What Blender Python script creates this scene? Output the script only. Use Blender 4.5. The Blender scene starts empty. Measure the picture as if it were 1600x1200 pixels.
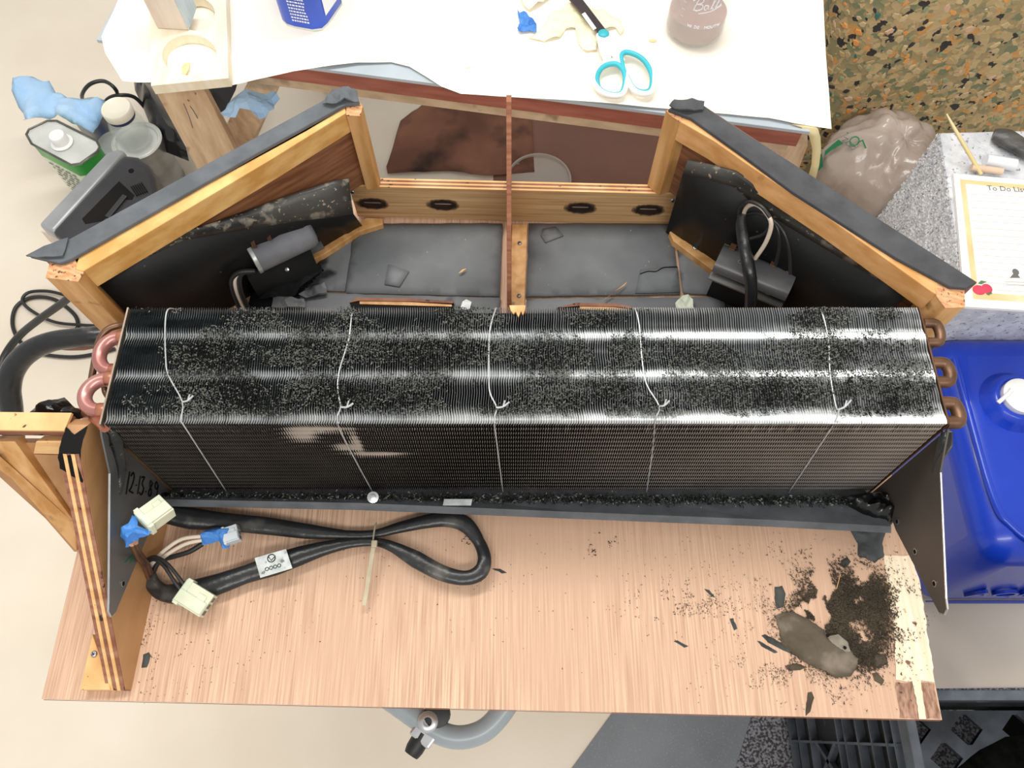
import bpy, bmesh, math, random
import numpy as np
from mathutils import Vector, Matrix, noise
from mathutils.geometry import delaunay_2d_cdt, tessellate_polygon
random.seed(7); rng = np.random.default_rng(7)
R = math.radians
C = bpy.context.scene.collection
scn = bpy.context.scene

# ------------------------------------------------------------------ camera, world, lights, exposure
B = 0.66                       # height of the plywood board above the floor
F = 1188.0; PIT = R(65.55); CAM = Vector((0, 0, B + 1.01))
cd = bpy.data.cameras.new('camera'); cam = bpy.data.objects.new('camera', cd); C.objects.link(cam)
cam.location = CAM; cam.rotation_euler = (R(90) - PIT, 0, 0)
cd.sensor_width = 36; cd.lens = 36 * F / 1600; cd.clip_start = 0.02; cd.clip_end = 50
scn.camera = cam
w = bpy.data.worlds.new('world'); scn.world = w; w.use_nodes = True
w.node_tree.nodes['Background'].inputs[0].default_value = (1.0, 0.975, 0.94, 1)
w.node_tree.nodes['Background'].inputs[1].default_value = 0.60
def area(name, loc, target, sx, sy, power, col=(1, 0.97, 0.92)):
    l = bpy.data.lights.new(name, 'AREA'); l.shape = 'RECTANGLE'; l.size = sx; l.size_y = sy; l.energy = power; l.color = col
    o = bpy.data.objects.new(name, l); C.objects.link(o); o.location = loc
    o.rotation_euler = (Vector(target) - Vector(loc)).to_track_quat('-Z', 'Y').to_euler()
area('ceiling_light_key', (-0.25, 1.35, 2.75), (-.05, 0.7, 0.6), 2.4, 0.30, 40)
area('ceiling_light_fill', (0.35, -1.0, 2.7), (0.1, 0.6, 0.7), 2.4, 0.30, 30)
scn.view_settings.view_transform = 'Standard'; scn.view_settings.look = 'None'
scn.view_settings.exposure = 0.14; scn.view_settings.gamma = 1.0; scn.view_settings.use_curve_mapping = False

# ------------------------------------------------------------------ rays of the photograph onto real planes
def ray(x, y):
    u = (x - 800) / F; v = (y - 600) / F
    return Vector((u, math.cos(PIT) - v * math.sin(PIT), -math.sin(PIT) - v * math.cos(PIT)))
def at(x, y, z=0.0):           # z measured from the board's top
    r = ray(x, y); t = (z + B - CAM.z) / r.z
    return CAM + r * t
def hx(x, y, X):
    r = ray(x, y); return CAM + r * ((X - CAM.x) / r.x)
def hy(x, y, Y):
    r = ray(x, y); return CAM + r * ((Y - CAM.y) / r.y)
FL = -B                        # the floor in that measure

# ------------------------------------------------------------------ materials
def s2l(h):
    h = h.lstrip('#'); c = [int(h[i:i+2], 16) / 255 for i in (0, 2, 4)]
    return tuple([x / 12.92 if x <= .04045 else ((x + .055) / 1.055) ** 2.4 for x in c] + [1])
MATS = {}
def M(name, c1, c2=None, scale=12, stretch=(1, 1, 1), rot=0, rough=.6, metal=0, bump=0, bscale=None, detail=5,
      lo=.35, hi=.65, spot=None, sscale=60, sth=(.68, .72), spot2=None, s2scale=8, s2th=(.6, .75), trans=0, coat=0, rough2=None, alpha=1, sss=0, spec=.5):
    if name in MATS: return MATS[name]
    m = bpy.data.materials.new(name); m.use_nodes = True; nt = m.node_tree; N = nt.nodes; L = nt.links
    b = N['Principled BSDF']
    b.inputs['Roughness'].default_value = rough; b.inputs['Metallic'].default_value = metal
    b.inputs['Transmission Weight'].default_value = trans; b.inputs['Coat Weight'].default_value = coat
    b.inputs['Alpha'].default_value = alpha; b.inputs['Specular IOR Level'].default_value = spec
    if sss: b.inputs['Subsurface Weight'].default_value = sss; b.inputs['Subsurface Scale'].default_value = .01
    tc = N.new('ShaderNodeTexCoord'); mp = N.new('ShaderNodeMapping'); mp.vector_type = 'POINT'
    mr = N.new('ShaderNodeMapping'); mr.inputs['Rotation'].default_value = (0, 0, R(rot))
    mp.inputs['Scale'].default_value = stretch
    L.new(tc.outputs['Object'], mr.inputs[0]); L.new(mr.outputs[0], mp.inputs[0])
    def nz(sc, src, det=5):
        n = N.new('ShaderNodeTexNoise'); n.inputs['Scale'].default_value = sc; n.inputs['Detail'].default_value = det
        L.new(src, n.inputs['Vector']); return n
    def ramp(src, a, bb, ca=(0, 0, 0, 1), cb=(1, 1, 1, 1)):
        r = N.new('ShaderNodeValToRGB'); r.color_ramp.elements[0].position = a; r.color_ramp.elements[1].position = bb
        r.color_ramp.elements[0].color = ca; r.color_ramp.elements[1].color = cb; L.new(src, r.inputs[0]); return r
    n1 = nz(scale, mp.outputs[0], detail)
    col = ramp(n1.outputs['Fac'], lo, hi, s2l(c1), s2l(c2 or c1)).outputs[0]
    def over(col, c, sc, th, src):
        n = nz(sc, src, 3); r = ramp(n.outputs['Fac'], th[0], th[1])
        mx = N.new('ShaderNodeMix'); mx.data_type = 'RGBA'; L.new(r.outputs[0], mx.inputs[0]); L.new(col, mx.inputs[6]); mx.inputs[7].default_value = s2l(c)
        return mx.outputs[2]
    if spot2: col = over(col, spot2, s2scale, s2th, mr.outputs[0])
    if spot: col = over(col, spot, sscale, sth, mr.outputs[0])
    L.new(col, b.inputs['Base Color'])
    if rough2 is not None:
        rr = N.new('ShaderNodeMapRange'); L.new(n1.outputs['Fac'], rr.inputs[0]); rr.inputs[3].default_value = rough; rr.inputs[4].default_value = rough2
        L.new(rr.outputs[0], b.inputs['Roughness'])
    if bump:
        nb = n1 if bscale is None else nz(bscale, mp.outputs[0], 6)
        bp = N.new('ShaderNodeBump'); bp.inputs['Strength'].default_value = bump; bp.inputs['Distance'].default_value = .002
        L.new(nb.outputs['Fac'], bp.inputs['Height']); L.new(bp.outputs[0], b.inputs['Normal'])
    MATS[name] = m; return m
def voro(name, cols, scale, rough=.7, bump=.3, smooth=False):
    m = bpy.data.materials.new(name); m.use_nodes = True; nt = m.node_tree; N = nt.nodes; L = nt.links; b = N['Principled BSDF']
    tc = N.new('ShaderNodeTexCoord'); nn = N.new('ShaderNodeTexNoise'); nn.inputs['Scale'].default_value = scale * .8
    ad = N.new('ShaderNodeMix'); ad.data_type = 'RGBA'; ad.inputs[0].default_value = .035
    L.new(tc.outputs['Object'], ad.inputs[6]); L.new(tc.outputs['Object'], nn.inputs['Vector']); L.new(nn.outputs['Color'], ad.inputs[7])
    v = N.new('ShaderNodeTexVoronoi'); v.inputs['Scale'].default_value = scale; L.new(ad.outputs[2], v.inputs['Vector'])
    r = N.new('ShaderNodeValToRGB'); r.color_ramp.interpolation = 'CONSTANT'
    e = r.color_ramp.elements; e[0].color = s2l(cols[0][1]); e[0].position = 0; e[1].position = cols[1][0]; e[1].color = s2l(cols[1][1])
    for p, c in cols[2:]:
        x = e.new(p); x.color = s2l(c)
    sp = N.new('ShaderNodeSeparateColor'); L.new(v.outputs['Color'], sp.inputs[0]); L.new(sp.outputs[0], r.inputs[0])
    L.new(r.outputs[0], b.inputs['Base Color']); b.inputs['Roughness'].default_value = rough
    bp = N.new('ShaderNodeBump'); bp.inputs['Strength'].default_value = bump; bp.inputs['Distance'].default_value = .004
    L.new(v.outputs['Distance'], bp.inputs['Height']); L.new(bp.outputs[0], b.inputs['Normal'])
    return m

m_floor = M('floor_paint', '#e6dac7', '#efe5d4', scale=3, rough=.32, bump=.12, bscale=90, spot='#9a8570', sscale=9, sth=(.74, .80))
m_ply = M('plywood_face', '#b18a70', '#e2c0a3', scale=3.0, stretch=(150, 3.2, 20), rough=.6, bump=.25, lo=.3, hi=.7, spot2='#c9a58b', s2scale=3, s2th=(.4, .7))
m_plyv = M('plywood_rail', '#b08659', '#dab585', scale=3.0, stretch=(2, 2, 75), rough=.55, bump=.2, lo=.3, hi=.7)
m_plyg = M('plywood_gusset', '#a5784c', '#c4976a', scale=5, stretch=(3, 1, 3), rough=.5, bump=.08, spot='#5d3418', sscale=14, sth=(.70, .78))
m_pine = M('pine_honey', '#d19a52', '#ecc07c', scale=4, stretch=(6, 6, 14), rot=-37, rough=.5, bump=.08, spot='#9c6a35', sscale=22, sth=(.70, .78))
m_pine2 = M('pine_honey_right', '#d2985a', '#eab57a', scale=4, stretch=(6, 6, 14), rot=38, rough=.5, bump=.08, spot='#9c6a35', sscale=22, sth=(.70, .78))
m_post = M('pine_post', '#c08a4c', '#dfb077', scale=4, stretch=(14, 14, 2), rough=.55, bump=.08, spot='#6d4a26', sscale=26, sth=(.64, .75))
m_posts = M('stained_post', '#c9a068', '#e0bd88', scale=4, stretch=(14, 14, 2), rough=.6, spot='#6f5636', sscale=30, sth=(.58, .72))
m_end = M('end_grain', '#c08457', '#e2b084', scale=14, stretch=(6, 20, 6), rot=20, rough=.75, bump=.5, spot='#6b3b22', sscale=170, sth=(.6, .66))
m_brown = M('brown_plywood', '#7b4d33', '#9c6a49', scale=5, stretch=(3, 3, 30), rough=.55)
m_redd = M('red_ply_edge', '#8a523a', '#a97455', scale=6, stretch=(3, 25, 25), rough=.65, bump=.2)
m_plydark = M('ply_lamina_dark', '#7c4c38', '#a0705a', scale=8, stretch=(3, 3, 20), rough=.7, spot='#2c1b15', sscale=60, sth=(.62, .68))
m_plylight = M('ply_lamina_light', '#d7a468', '#e9bf87', scale=8, stretch=(3, 3, 20), rough=.65, spot='#5b3a28', sscale=70, sth=(.68, .72))
m_foamblk = M('black_foam_trim', '#565a5e', '#676b70', scale=30, rough=.85, bump=.2, bscale=300)
m_foamblk2 = M('black_foam_trim_dark', '#414245', '#505154', scale=30, rough=.9, bump=.2, bscale=300)
m_liner = M('black_liner', '#101112', '#1b1c1d', spec=0.3, scale=7, rough=.5, spot='#55565a', sscale=110, sth=(.72, .76), bump=.1)
m_lip = M('liner_edge', '#2b2b29', '#4b4a46', scale=14, rough=.4, spot='#8d877c', sscale=45, sth=(.56, .66), spot2='#a59a85', s2scale=190, s2th=(.64, .7), bump=.4)
m_felt = M('grey_felt_liner', '#5a5e61', '#7d8081', scale=5, rough=.8, spot='#a8a298', sscale=170, sth=(.72, .76), spot2='#45484c', s2scale=5, s2th=(.5, .66), bump=.12, bscale=120)
m_felt2 = M('grey_felt_strip', '#63676a', '#7e8183', scale=6, rough=.8, spot='#23252a', sscale=14, sth=(.58, .66), bump=.12, bscale=120)
m_feltdk = M('dark_felt', '#1d1e1f', '#2c2d2e', spec=0.15, scale=9, rough=.8, bump=.1)
m_tapeg = M('grey_tape', '#66696b', '#73767a', scale=20, rough=.6)
m_burn = M('scorched_wood', '#241610', '#3c2417', spec=0.3, scale=30, rough=.8)
m_slotin = M('slot_inside', '#8d7c74', '#b3a49b', scale=60, rough=.35)
m_fin = M('aluminium_fin', '#dce2e4', '#f2f4f4', scale=9, rough=.28, metal=.8, rough2=.4)
m_finf = M('aluminium_fin_front', '#a29b94', '#c4bdb4', scale=7, rough=.45, metal=.45)
m_find = M('shaded_dusty_fin', '#3a4144', '#5a6265', scale=30, stretch=(1, 3, 1), rough=.45, metal=.5)  # lower fin rows: shade of the gaps painted in, along with dust
m_finfd = M('shaded_dusty_fin_front', '#3c3835', '#4f4a46', scale=30, rough=.6, metal=.3)  # front ribbon's deeper row, gap shade and dust put into the colour
m_core = M('fin_depth_shade', '#121516', '#1b1f21', spec=0.05, scale=9, rough=.7)
m_steel = M('grey_steel_plate', '#676767', '#71716f', scale=8, rough=.45, metal=.3, spot='#3c3c3b', sscale=6, sth=(.5, .7))
m_steelr = M('brown_grey_steel_plate', '#5c564f', '#665f58', scale=8, rough=.45, metal=.3)
m_bare = M('bare_steel', '#b9bcbf', '#d6d8da', scale=30, rough=.3, metal=.9)
m_copper = M('copper', '#a8644f', '#c98a70', scale=40, rough=.35, metal=.75, spot='#7b5a4a', sscale=60, sth=(.6, .7))
m_copperp = M('pink_copper', '#a86f68', '#c08a84', scale=30, rough=.3, metal=.5)
m_copperd = M('tarnished_copper', '#5d4434', '#7b5c47', scale=40, rough=.4, metal=.6)
m_solder = M('solder_ring', '#86796a', '#9c9082', scale=60, rough=.45, metal=.8)
m_wire = M('tie_wire_white', '#b9bcbe', '#d4d7d8', scale=60, rough=.35, metal=.4)
m_goo = M('black_butyl', '#0d0e0f', '#1a1b1c', scale=40, rough=.22, bump=.7, bscale=70, spot='#56534b', sscale=80, sth=(.68, .74))
m_dustd = M('debris_dark', '#181917', '#343532', scale=400, rough=.3)
m_dustl = M('debris_grey', '#6f706b', '#a8a9a3', scale=400, rough=.45)
m_sed = M('sediment', '#453c30', '#5c5142', scale=40, rough=.95, bump=.8, bscale=160)
m_sed2 = M('sediment_cake', '#544a3d', '#665c4e', scale=22, rough=.95, bump=.7, bscale=200, spot='#84796a', sscale=24, sth=(.55, .68))
m_flake = M('dark_flake', '#333635', '#4a4c49', scale=60, rough=.85, bump=.4)
m_sleeve = M('black_vinyl_sleeve', '#1b1c1e', '#2a2b2d', scale=14, rough=.3, bump=.9, bscale=38, spot='#5b5953', sscale=16, sth=(.62, .74))
m_cable = M('black_cable', '#1f2021', '#2d2d2e', scale=20, rough=.4)
m_white = M('white_wire', '#dccbb8', '#e9dccb', scale=20, rough=.5)
m_nylon = M('nylon_connector', '#ccd0b6', '#dadcc5', scale=30, rough=.4, sss=.15)
m_nylong = M('nylon_connector_grey', '#b4bfc3', '#c5ced2', scale=30, rough=.4)
m_tapeb = M('blue_tape', '#2f6fbd', '#4a8ad6', scale=30, rough=.55, bump=.3, bscale=60)
m_ziptie = M('zip_tie', '#a99d83', '#bfb499', scale=40, rough=.4)
m_lab = M('metallic_label', '#9ca3a3', '#c3c8c6', scale=60, rough=.35, metal=.3, spot='#6a6f70', sscale=70, sth=(.6, .68))
m_ink = M('black_ink', '#161514', rough=.6, spec=.1)
m_paper = M('kraft_paper', '#f5eedf', '#f9f4e8', scale=4, rough=.8, bump=.15, bscale=10, spot='#dccba6', sscale=9, sth=(.74, .78))
m_stain = M('oil_stain', '#dcc590', '#e6d3a6', scale=60, rough=.7)
m_lam = M('table_laminate', '#a9b4bc', '#b9c3ca', scale=8, rough=.4)
m_apron = M('red_brown_board', '#8a4a3b', '#a4614f', scale=5, stretch=(2, 14, 14), rot=10, rough=.6, bump=.1)
m_pale = M('pale_lumber', '#b39a7c', '#cbb496', scale=4, stretch=(4, 14, 14), rough=.65, spot='#7d6246', sscale=14, sth=(.66, .74))
m_lumber = M('lumber_leg', '#c2a280', '#dabf9e', scale=4, stretch=(20, 20, 2.5), rough=.65, spot='#6d4c37', sscale=13, sth=(.66, .74))
m_pinew = M('white_pine', '#eadfc4', '#f3ead3', scale=4, stretch=(22, 2, 6), rough=.6)
m_pinkw = M('pinkish_wood', '#dccbbb', '#e9dccf', scale=4, stretch=(14, 14, 2), rough=.6)
m_blueside = M('bluish_painted_wood', '#bccdd1', '#cddadc', scale=12, stretch=(8, 8, 2), rough=.6)
m_cblue = M('can_blue', '#2a4fc0', '#3259cc', scale=6, rough=.3)
m_cwhite = M('print_white', '#e4e9f0', '#eef1f5', scale=6, rough=.4)
m_tin = M('tinplate', '#c9cbc6', '#e2e4df', scale=12, rough=.35, metal=.25)
m_rimd = M('tin_rim', '#63645e', '#7c7d77', scale=30, rough=.3, metal=.8)
m_green = M('can_green', '#2f9a3c', '#3fae4b', scale=6, rough=.3)
m_palegr = M('can_pale', '#dbe5cb', '#e6eedb', scale=6, rough=.35)
m_wplast = M('white_plastic', '#eeeeec', '#f6f6f4', scale=6, rough=.35)
m_teal = M('teal_rubber', '#2da7b6', '#3fb9c7', scale=8, rough=.45)
m_blade = M('scissor_blade', '#4a4244', '#5c5456', scale=8, rough=.3, metal=.7)
m_towel = M('blue_shop_towel', '#9cc4ea', '#b6d6f3', scale=10, rough=.9, bump=.35, bscale=240)
m_latex = M('latex_glove', '#eee3bf', '#f3ead0', scale=10, rough=.6)
m_glass = M('clear_glass', '#e9f2ee', rough=.04, alpha=.2, coat=1)
m_liq = M('mauve_liquid', '#9c6a68', '#ab7a77', scale=6, rough=.05, alpha=.82)
m_cap = M('cream_cap', '#ece6d2', '#f4f0e2', scale=6, rough=.4)
m_capr = M('dark_blue_ring', '#2b3560', rough=.4)
m_alu = M('brushed_can', '#8f9193', '#b4b6b8', scale=5, stretch=(1, 1, 4), rough=.4, metal=.7)
m_silver = M('silver_plastic', '#8f9294', '#b3b6b8', scale=5, rough=.35, metal=.3)
m_blackp = M('black_plastic', '#2a2a2c', '#38383b', scale=8, rough=.4)
m_blackd = M('black_recess', '#151515', '#1f1c1a', spec=0.1, scale=8, rough=.5)
m_bagb = M('black_bag', '#121213', '#1d1d1e', scale=8, rough=.25, bump=.5, bscale=20)
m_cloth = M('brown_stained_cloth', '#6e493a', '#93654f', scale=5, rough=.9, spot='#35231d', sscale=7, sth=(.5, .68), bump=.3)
m_redbrown = M('brown_floor_area', '#7e5445', '#8f6352', scale=3, rough=.55, spot='#3f2a22', sscale=16, sth=(.70, .78))
m_lid = M('translucent_lid', '#cdbfb4', '#d6c9be', scale=6, rough=.25, trans=.3)
m_foamw = M('stippled_foam', '#c3c6cc', '#dfe1e5', scale=40, rough=.8, bump=1.0, bscale=110, spot='#8b8f99', sscale=120, sth=(.6, .68))
m_pad = M('notepad_white', '#f6f5f1', rough=.7)
m_padtan = M('notepad_parchment', '#e0c48c', '#efdcb2', scale=16, rough=.7)
m_padc = M('notepad_inner', '#f6f3e9', '#faf8f1', scale=12, rough=.7)
m_line = M('notepad_rule', '#bdb7ae', rough=.7)
m_grey = M('print_grey', '#6e6c6a', rough=.7)
m_red = M('apple_red', '#cf3350', '#dc5068', scale=30, rough=.6)
m_leafg = M('apple_leaf', '#5b7d56', rough=.6)
m_stick = M('bamboo_stick', '#dcc98f', '#e7d8a8', scale=8, rough=.55)
m_dowel = M('pink_dowel', '#d8bda2', '#e6cfb8', scale=8, rough=.55)
m_chalk = M('milky_tube', '#dfe4ea', '#e8ecf1', scale=8, rough=.35)
m_mitt = M('dark_grey_rubber', '#3c3b3b', '#5b5a59', scale=20, stretch=(1, 3, 1), rough=.35, bump=.6, bscale=60)
m_bag = M('grey_plastic_bag', '#a3948a', '#b6a99f', scale=7, rough=.2, bump=1.0, bscale=26)
m_bagg = M('bag_green_print', '#1f7a4d', rough=.5)
m_jug = M('blue_jug', '#0d36b4', '#1442c4', scale=4, rough=.3, coat=.2)
m_greyt = M('grey_enamel_tube', '#8d979d', '#9ca6ac', scale=8, rough=.3)
m_rubber = M('black_rubber', '#17191a', '#252728', scale=20, rough=.5)
m_greym = M('grey_mat', '#6f757a', '#7c8287', scale=6, rough=.55, spot='#8e949a', sscale=400, sth=(.6, .7))
m_carpet = M('speckled_carpet', '#3d3d42', '#8f9096', scale=210, detail=2, lo=.42, hi=.6, rough=.9, bump=.8)
m_crate = M('black_crate', '#161617', '#262627', scale=10, rough=.42, spot='#4c4c4e', sscale=30, sth=(.62, .7))
m_crateg = M('worn_crate_rim', '#3b4047', '#5a616b', scale=20, rough=.4)
m_bfab = M('black_fabric', '#050505', '#0c0c0c', spec=0.02, scale=80, rough=.95, bump=.5)
m_torn = M('torn_veneer', '#e6d3b4', '#f2e4cb', scale=4, stretch=(40, 2, 2), rough=.85, spot='#7c5b45', sscale=60, sth=(.64, .70), bump=.6)
m_torn2 = M('bare_inner_ply', '#7d5b4a', '#b8927a', scale=6, stretch=(40, 12, 2), rough=.85, bump=.6)
m_splint = M('splinter', '#cf9a62', '#e0b27e', scale=20, rough=.6)
m_scrap = M('pale_green_scrap', '#c4cdb8', '#d6decb', scale=30, rough=.5)
m_scrapw = M('white_scrap', '#d6dbda', '#e4e8e7', scale=30, rough=.5)

# ------------------------------------------------------------------ builders
def tag(o, label=None, cat=None, group=None, kind=None):
    if label: o['label'] = label
    if cat: o['category'] = cat
    if group: o['group'] = group
    if kind: o['kind'] = kind
    return o
def thing(name, label, cat, loc, group=None, kind=None):
    o = bpy.data.objects.new(name, None); C.objects.link(o); o.location = loc; o.empty_display_size = .02
    return tag(o, label, cat, group, kind)
def wloc(o):
    v = Vector(o.location)
    while o.parent: o = o.parent; v += Vector(o.location)
    return v
class MB:
    def __init__(s): s.v = []; s.f = []; s.m = []
    def add(s, vs, fs, mi=0):
        n = len(s.v); s.v += [Vector(v) for v in vs]; s.f += [tuple(i + n for i in f) for f in fs]; s.m += [mi] * len(fs); return s
    def hull2(s, top, bot, mi=0):
        n = len(top)
        return s.add(list(top) + list(bot), [tuple(range(n))] + [tuple(range(2 * n - 1, n - 1, -1))] +
                     [(i, i + n, (i + 1) % n + n, (i + 1) % n) for i in range(n)], mi)
    def cap(s, px, z, down, mi=0):          # footprint traced on the plane z, extruded straight down
        top = [at(x, y, z) for x, y in px]; return s.hull2(top, [p - Vector((0, 0, down)) for p in top], mi)
    def pts(s, top, vec, mi=0):
        top = [Vector(p) for p in top]; return s.hull2(top, [p + Vector(vec) for p in top], mi)
    def box(s, c, size, rot=None, mi=0):
        c = Vector(c); M3 = rot or Matrix.Identity(3); hx_, hy_, hz_ = [q / 2 for q in size]
        P = [c + M3 @ Vector((x * hx_, y * hy_, z * hz_)) for z in (1, -1) for x, y in ((-1, -1), (1, -1), (1, 1), (-1, 1))]
        return s.hull2(P[:4], P[4:], mi)
    def bar(s, a, b, wid, thk, up=(0, 0, 1), mi=0):
        a = Vector(a); b = Vector(b); d = b - a; x = d.normalized(); y = Vector(up).cross(x).normalized(); z = x.cross(y)
        return s.box((a + b) / 2, (d.length, wid, thk), Matrix((x, y, z)).transposed(), mi)
    def tube(s, pts, r, seg=10, flat=1.0, up=(0, 0, 1), closed=False, smooth=4, mi=0, caps=True):
        P = [Vector(p) for p in pts]; n = len(P); rr = r if hasattr(r, '__len__') else [r] * n
        Q = []; q = []
        if smooth > 1:
            rng_ = range(n if closed else n - 1)
            for i in rng_:
                g = (lambda k: P[k % n]) if closed else (lambda k: P[max(0, min(n - 1, k))])
                p0, p1, p2, p3 = g(i - 1), g(i), g(i + 1), g(i + 2)
                for j in range(smooth):
                    t = j / smooth
                    Q.append(.5 * (2 * p1 + (p2 - p0) * t + (2 * p0 - 5 * p1 + 4 * p2 - p3) * t * t + (3 * p1 - p0 - 3 * p2 + p3) * t ** 3))
                    r2 = rr[(i + 1) % n]; q.append(rr[i] + (r2 - rr[i]) * t)
            if not closed: Q.append(P[-1]); q.append(rr[-1])
        else: Q = P; q = rr
        m = len(Q); vs = []; prev = None
        for i in range(m):
            t = (Q[(i + 1) % m] - Q[i - 1]) if closed else (Q[min(m - 1, i + 1)] - Q[max(0, i - 1)])
            t = t.normalized() if t.length > 1e-9 else Vector((1, 0, 0))
            if flat != 1.0:
                u = Vector(up); sd = t.cross(u)
                if sd.length < 1e-4: sd = t.cross(Vector((1, 0, 0)))
                sd.normalize(); nn = sd.cross(t).normalized()
            else:
                if prev is None: prev = t.orthogonal()
                nn = (prev - t * prev.dot(t))
                nn = nn.normalized() if nn.length > 1e-6 else t.orthogonal().normalized()
                sd = t.cross(nn).normalized(); prev = nn
            for k in range(seg):
                a = 2 * math.pi * k / seg
                vs.append(Q[i] + sd * (math.cos(a) * q[i]) + nn * (math.sin(a) * q[i] * flat))
        fs = [(i * seg + k, i * seg + (k + 1) % seg, ((i + 1) % m) * seg + (k + 1) % seg, ((i + 1) % m) * seg + k)
              for i in range(m if closed else m - 1) for k in range(seg)]
        if not closed and caps: fs += [tuple(range(seg - 1, -1, -1)), tuple(range((m - 1) * seg, m * seg))]
        return s.add(vs, fs, mi)
    def lathe(s, prof, c, seg=32, axis=(0, 0, 1), mi=0, caps=True):
        c = Vector(c); q = Vector((0, 0, 1)).rotation_difference(Vector(axis)); vs = []
        for r, z in prof:
            for k in range(seg):
                a = 2 * math.pi * k / seg; vs.append(c + q @ Vector((r * math.cos(a), r * math.sin(a), z)))
        fs = [(i * seg + k, i * seg + (k + 1) % seg, (i + 1) * seg + (k + 1) % seg, (i + 1) * seg + k) for i in range(len(prof) - 1) for k in range(seg)]
        if caps and prof[0][0] > 1e-6: fs.append(tuple(range(seg - 1, -1, -1)))
        if caps and prof[-1][0] > 1e-6: fs.append(tuple(range((len(prof) - 1) * seg, len(prof) * seg)))
        return s.add(vs, fs, mi)
    def holed(s, loops, down, mi=0):        # loops of 3D points in a plane; first is the outline
        L3 = [[Vector(p) for p in l] for l in loops]; tri = tessellate_polygon(L3); allv = [p for l in L3 for p in l]; n = len(allv)
        d = Vector(down); fs = [tuple(t) for t in tri] + [tuple(i + n for i in reversed(t)) for t in tri]; k = 0
        for l in L3:
            m = len(l); fs += [(k + i, k + (i + 1) % m, k + (i + 1) % m + n, k + i + n) for i in range(m)]; k += m
        return s.add(allv + [p + d for p in allv], fs, mi)
    def build(s, name, mats, parent=None, smooth=False, bevel=0, seg=2, solid=0, sub=0):
        me = bpy.data.meshes.new(name); off = wloc(parent) if parent else Vector((0, 0, 0))
        me.from_pydata([tuple(v - off) for v in s.v], [], s.f)
        for m in (mats if isinstance(mats, (list, tuple)) else [mats]): me.materials.append(m)
        me.polygons.foreach_set('material_index', s.m)
        bm = bmesh.new(); bm.from_mesh(me); bmesh.ops.recalc_face_normals(bm, faces=bm.faces); bm.to_mesh(me); bm.free()
        if smooth:
            me.polygons.foreach_set('use_smooth', [True] * len(me.polygons))
            try: me.set_sharp_from_angle(angle=R(50))
            except Exception: pass
        o = bpy.data.objects.new(name, me); C.objects.link(o)
        if parent: o.parent = parent
        if solid: md = o.modifiers.new('s', 'SOLIDIFY'); md.thickness = solid; md.offset = 0
        if sub: md = o.modifiers.new('u', 'SUBSURF'); md.levels = sub; md.render_levels = sub
        if bevel: md = o.modifiers.new('b', 'BEVEL'); md.width = bevel; md.segments = seg; md.limit_method = 'ANGLE'; md.angle_limit = R(35)
        return o
def pdist(p, poly):
    d = 1e9
    for i in range(len(poly)):
        a = poly[i]; b = poly[(i + 1) % len(poly)]; ab = b - a; t = max(0, min(1, (p - a).dot(ab) / max(ab.dot(ab), 1e-12)))
        d = min(d, (p - a - ab * t).length)
    return d
def inside(p, poly):
    c = False; j = len(poly) - 1
    for i in range(len(poly)):
        if (poly[i].y > p.y) != (poly[j].y > p.y) and p.x < (poly[j].x - poly[i].x) * (p.y - poly[i].y) / (poly[j].y - poly[i].y) + poly[i].x: c = not c
        j = i
    return c
def sheet(px, z, step, zf, ragged=0.0, dens=1, world=False):
    """tessellated flat piece; zf(p, d) gives the height above z for a point p at distance d from its edge"""
    P = [Vector(q[:2]) for q in px] if world else [Vector(at(x, y, z)[:2]) for x, y in px]
    Q = []
    for i in range(len(P)):
        a = P[i]; b = P[(i + 1) % len(P)]; n = max(1, int((b - a).length / step))
        for k in range(n):
            q = a.lerp(b, k / n)
            if ragged: q = q + Vector((noise.noise(Vector((q.x * 300, q.y * 300, 3))), noise.noise(Vector((q.x * 300, q.y * 300, 9))))) * ragged
            Q.append(q)
    xs = [q.x for q in Q]; ys = [q.y for q in Q]; pts = list(Q); g = step
    y = min(ys) + g / 2; row = 0
    while y < max(ys):
        x = min(xs) + (g / 2 if row % 2 else 0)
        while x < max(xs):
            p = Vector((x + random.uniform(-.15, .15) * g, y + random.uniform(-.15, .15) * g))
            if inside(p, Q) and pdist(p, Q) > g * .45: pts.append(p)
            x += g
        y += g * .87; row += 1
    n = len(Q); vs, es, fs, *_ = delaunay_2d_cdt(pts, [(i, (i + 1) % n) for i in range(n)], [list(range(n))], 1, 1e-6)
    out = MB(); out.add([Vector((v.x, v.y, z + B + zf(v, pdist(v, Q)))) for v in vs], [tuple(f) for f in fs]); return out
def nz3(p, f, s=0): return noise.noise(Vector((p[0] * f, p[1] * f, s)))
def crumple(amp, f, s=0, lift=0): return lambda p, d: lift + amp * (abs(nz3(p, f, s)) * 1.6 + .5 * abs(nz3(p, f * 2.3, s + 5)))
def dome(h, e, amp=0, f=100, s=0): return lambda p, d: (h * math.sqrt(min(1, d / e)) + amp * nz3(p, f, s) * min(1, d / e))
def screw(parent, p, r=.0045, m=None, axis=(0, 0, 1)):
    b = MB().lathe([(r * 1.0, 0), (r, .0008), (r * .75, .0018), (0, .0021)], p, 12, axis); o = b.build('screw_head', m or m_bare, parent, smooth=True)
    a = Vector(axis).normalized(); t = a.orthogonal().normalized(); q = a.cross(t); c = Vector(p) + a * .0019
    k = MB(); k.bar(c - t * r * .6, c + t * r * .6, r * .22, .0005, a); k.bar(c - q * r * .6, c + q * r * .6, r * .22, .0005, a)
    k.build('screw_slot', m_ink, o)
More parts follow.
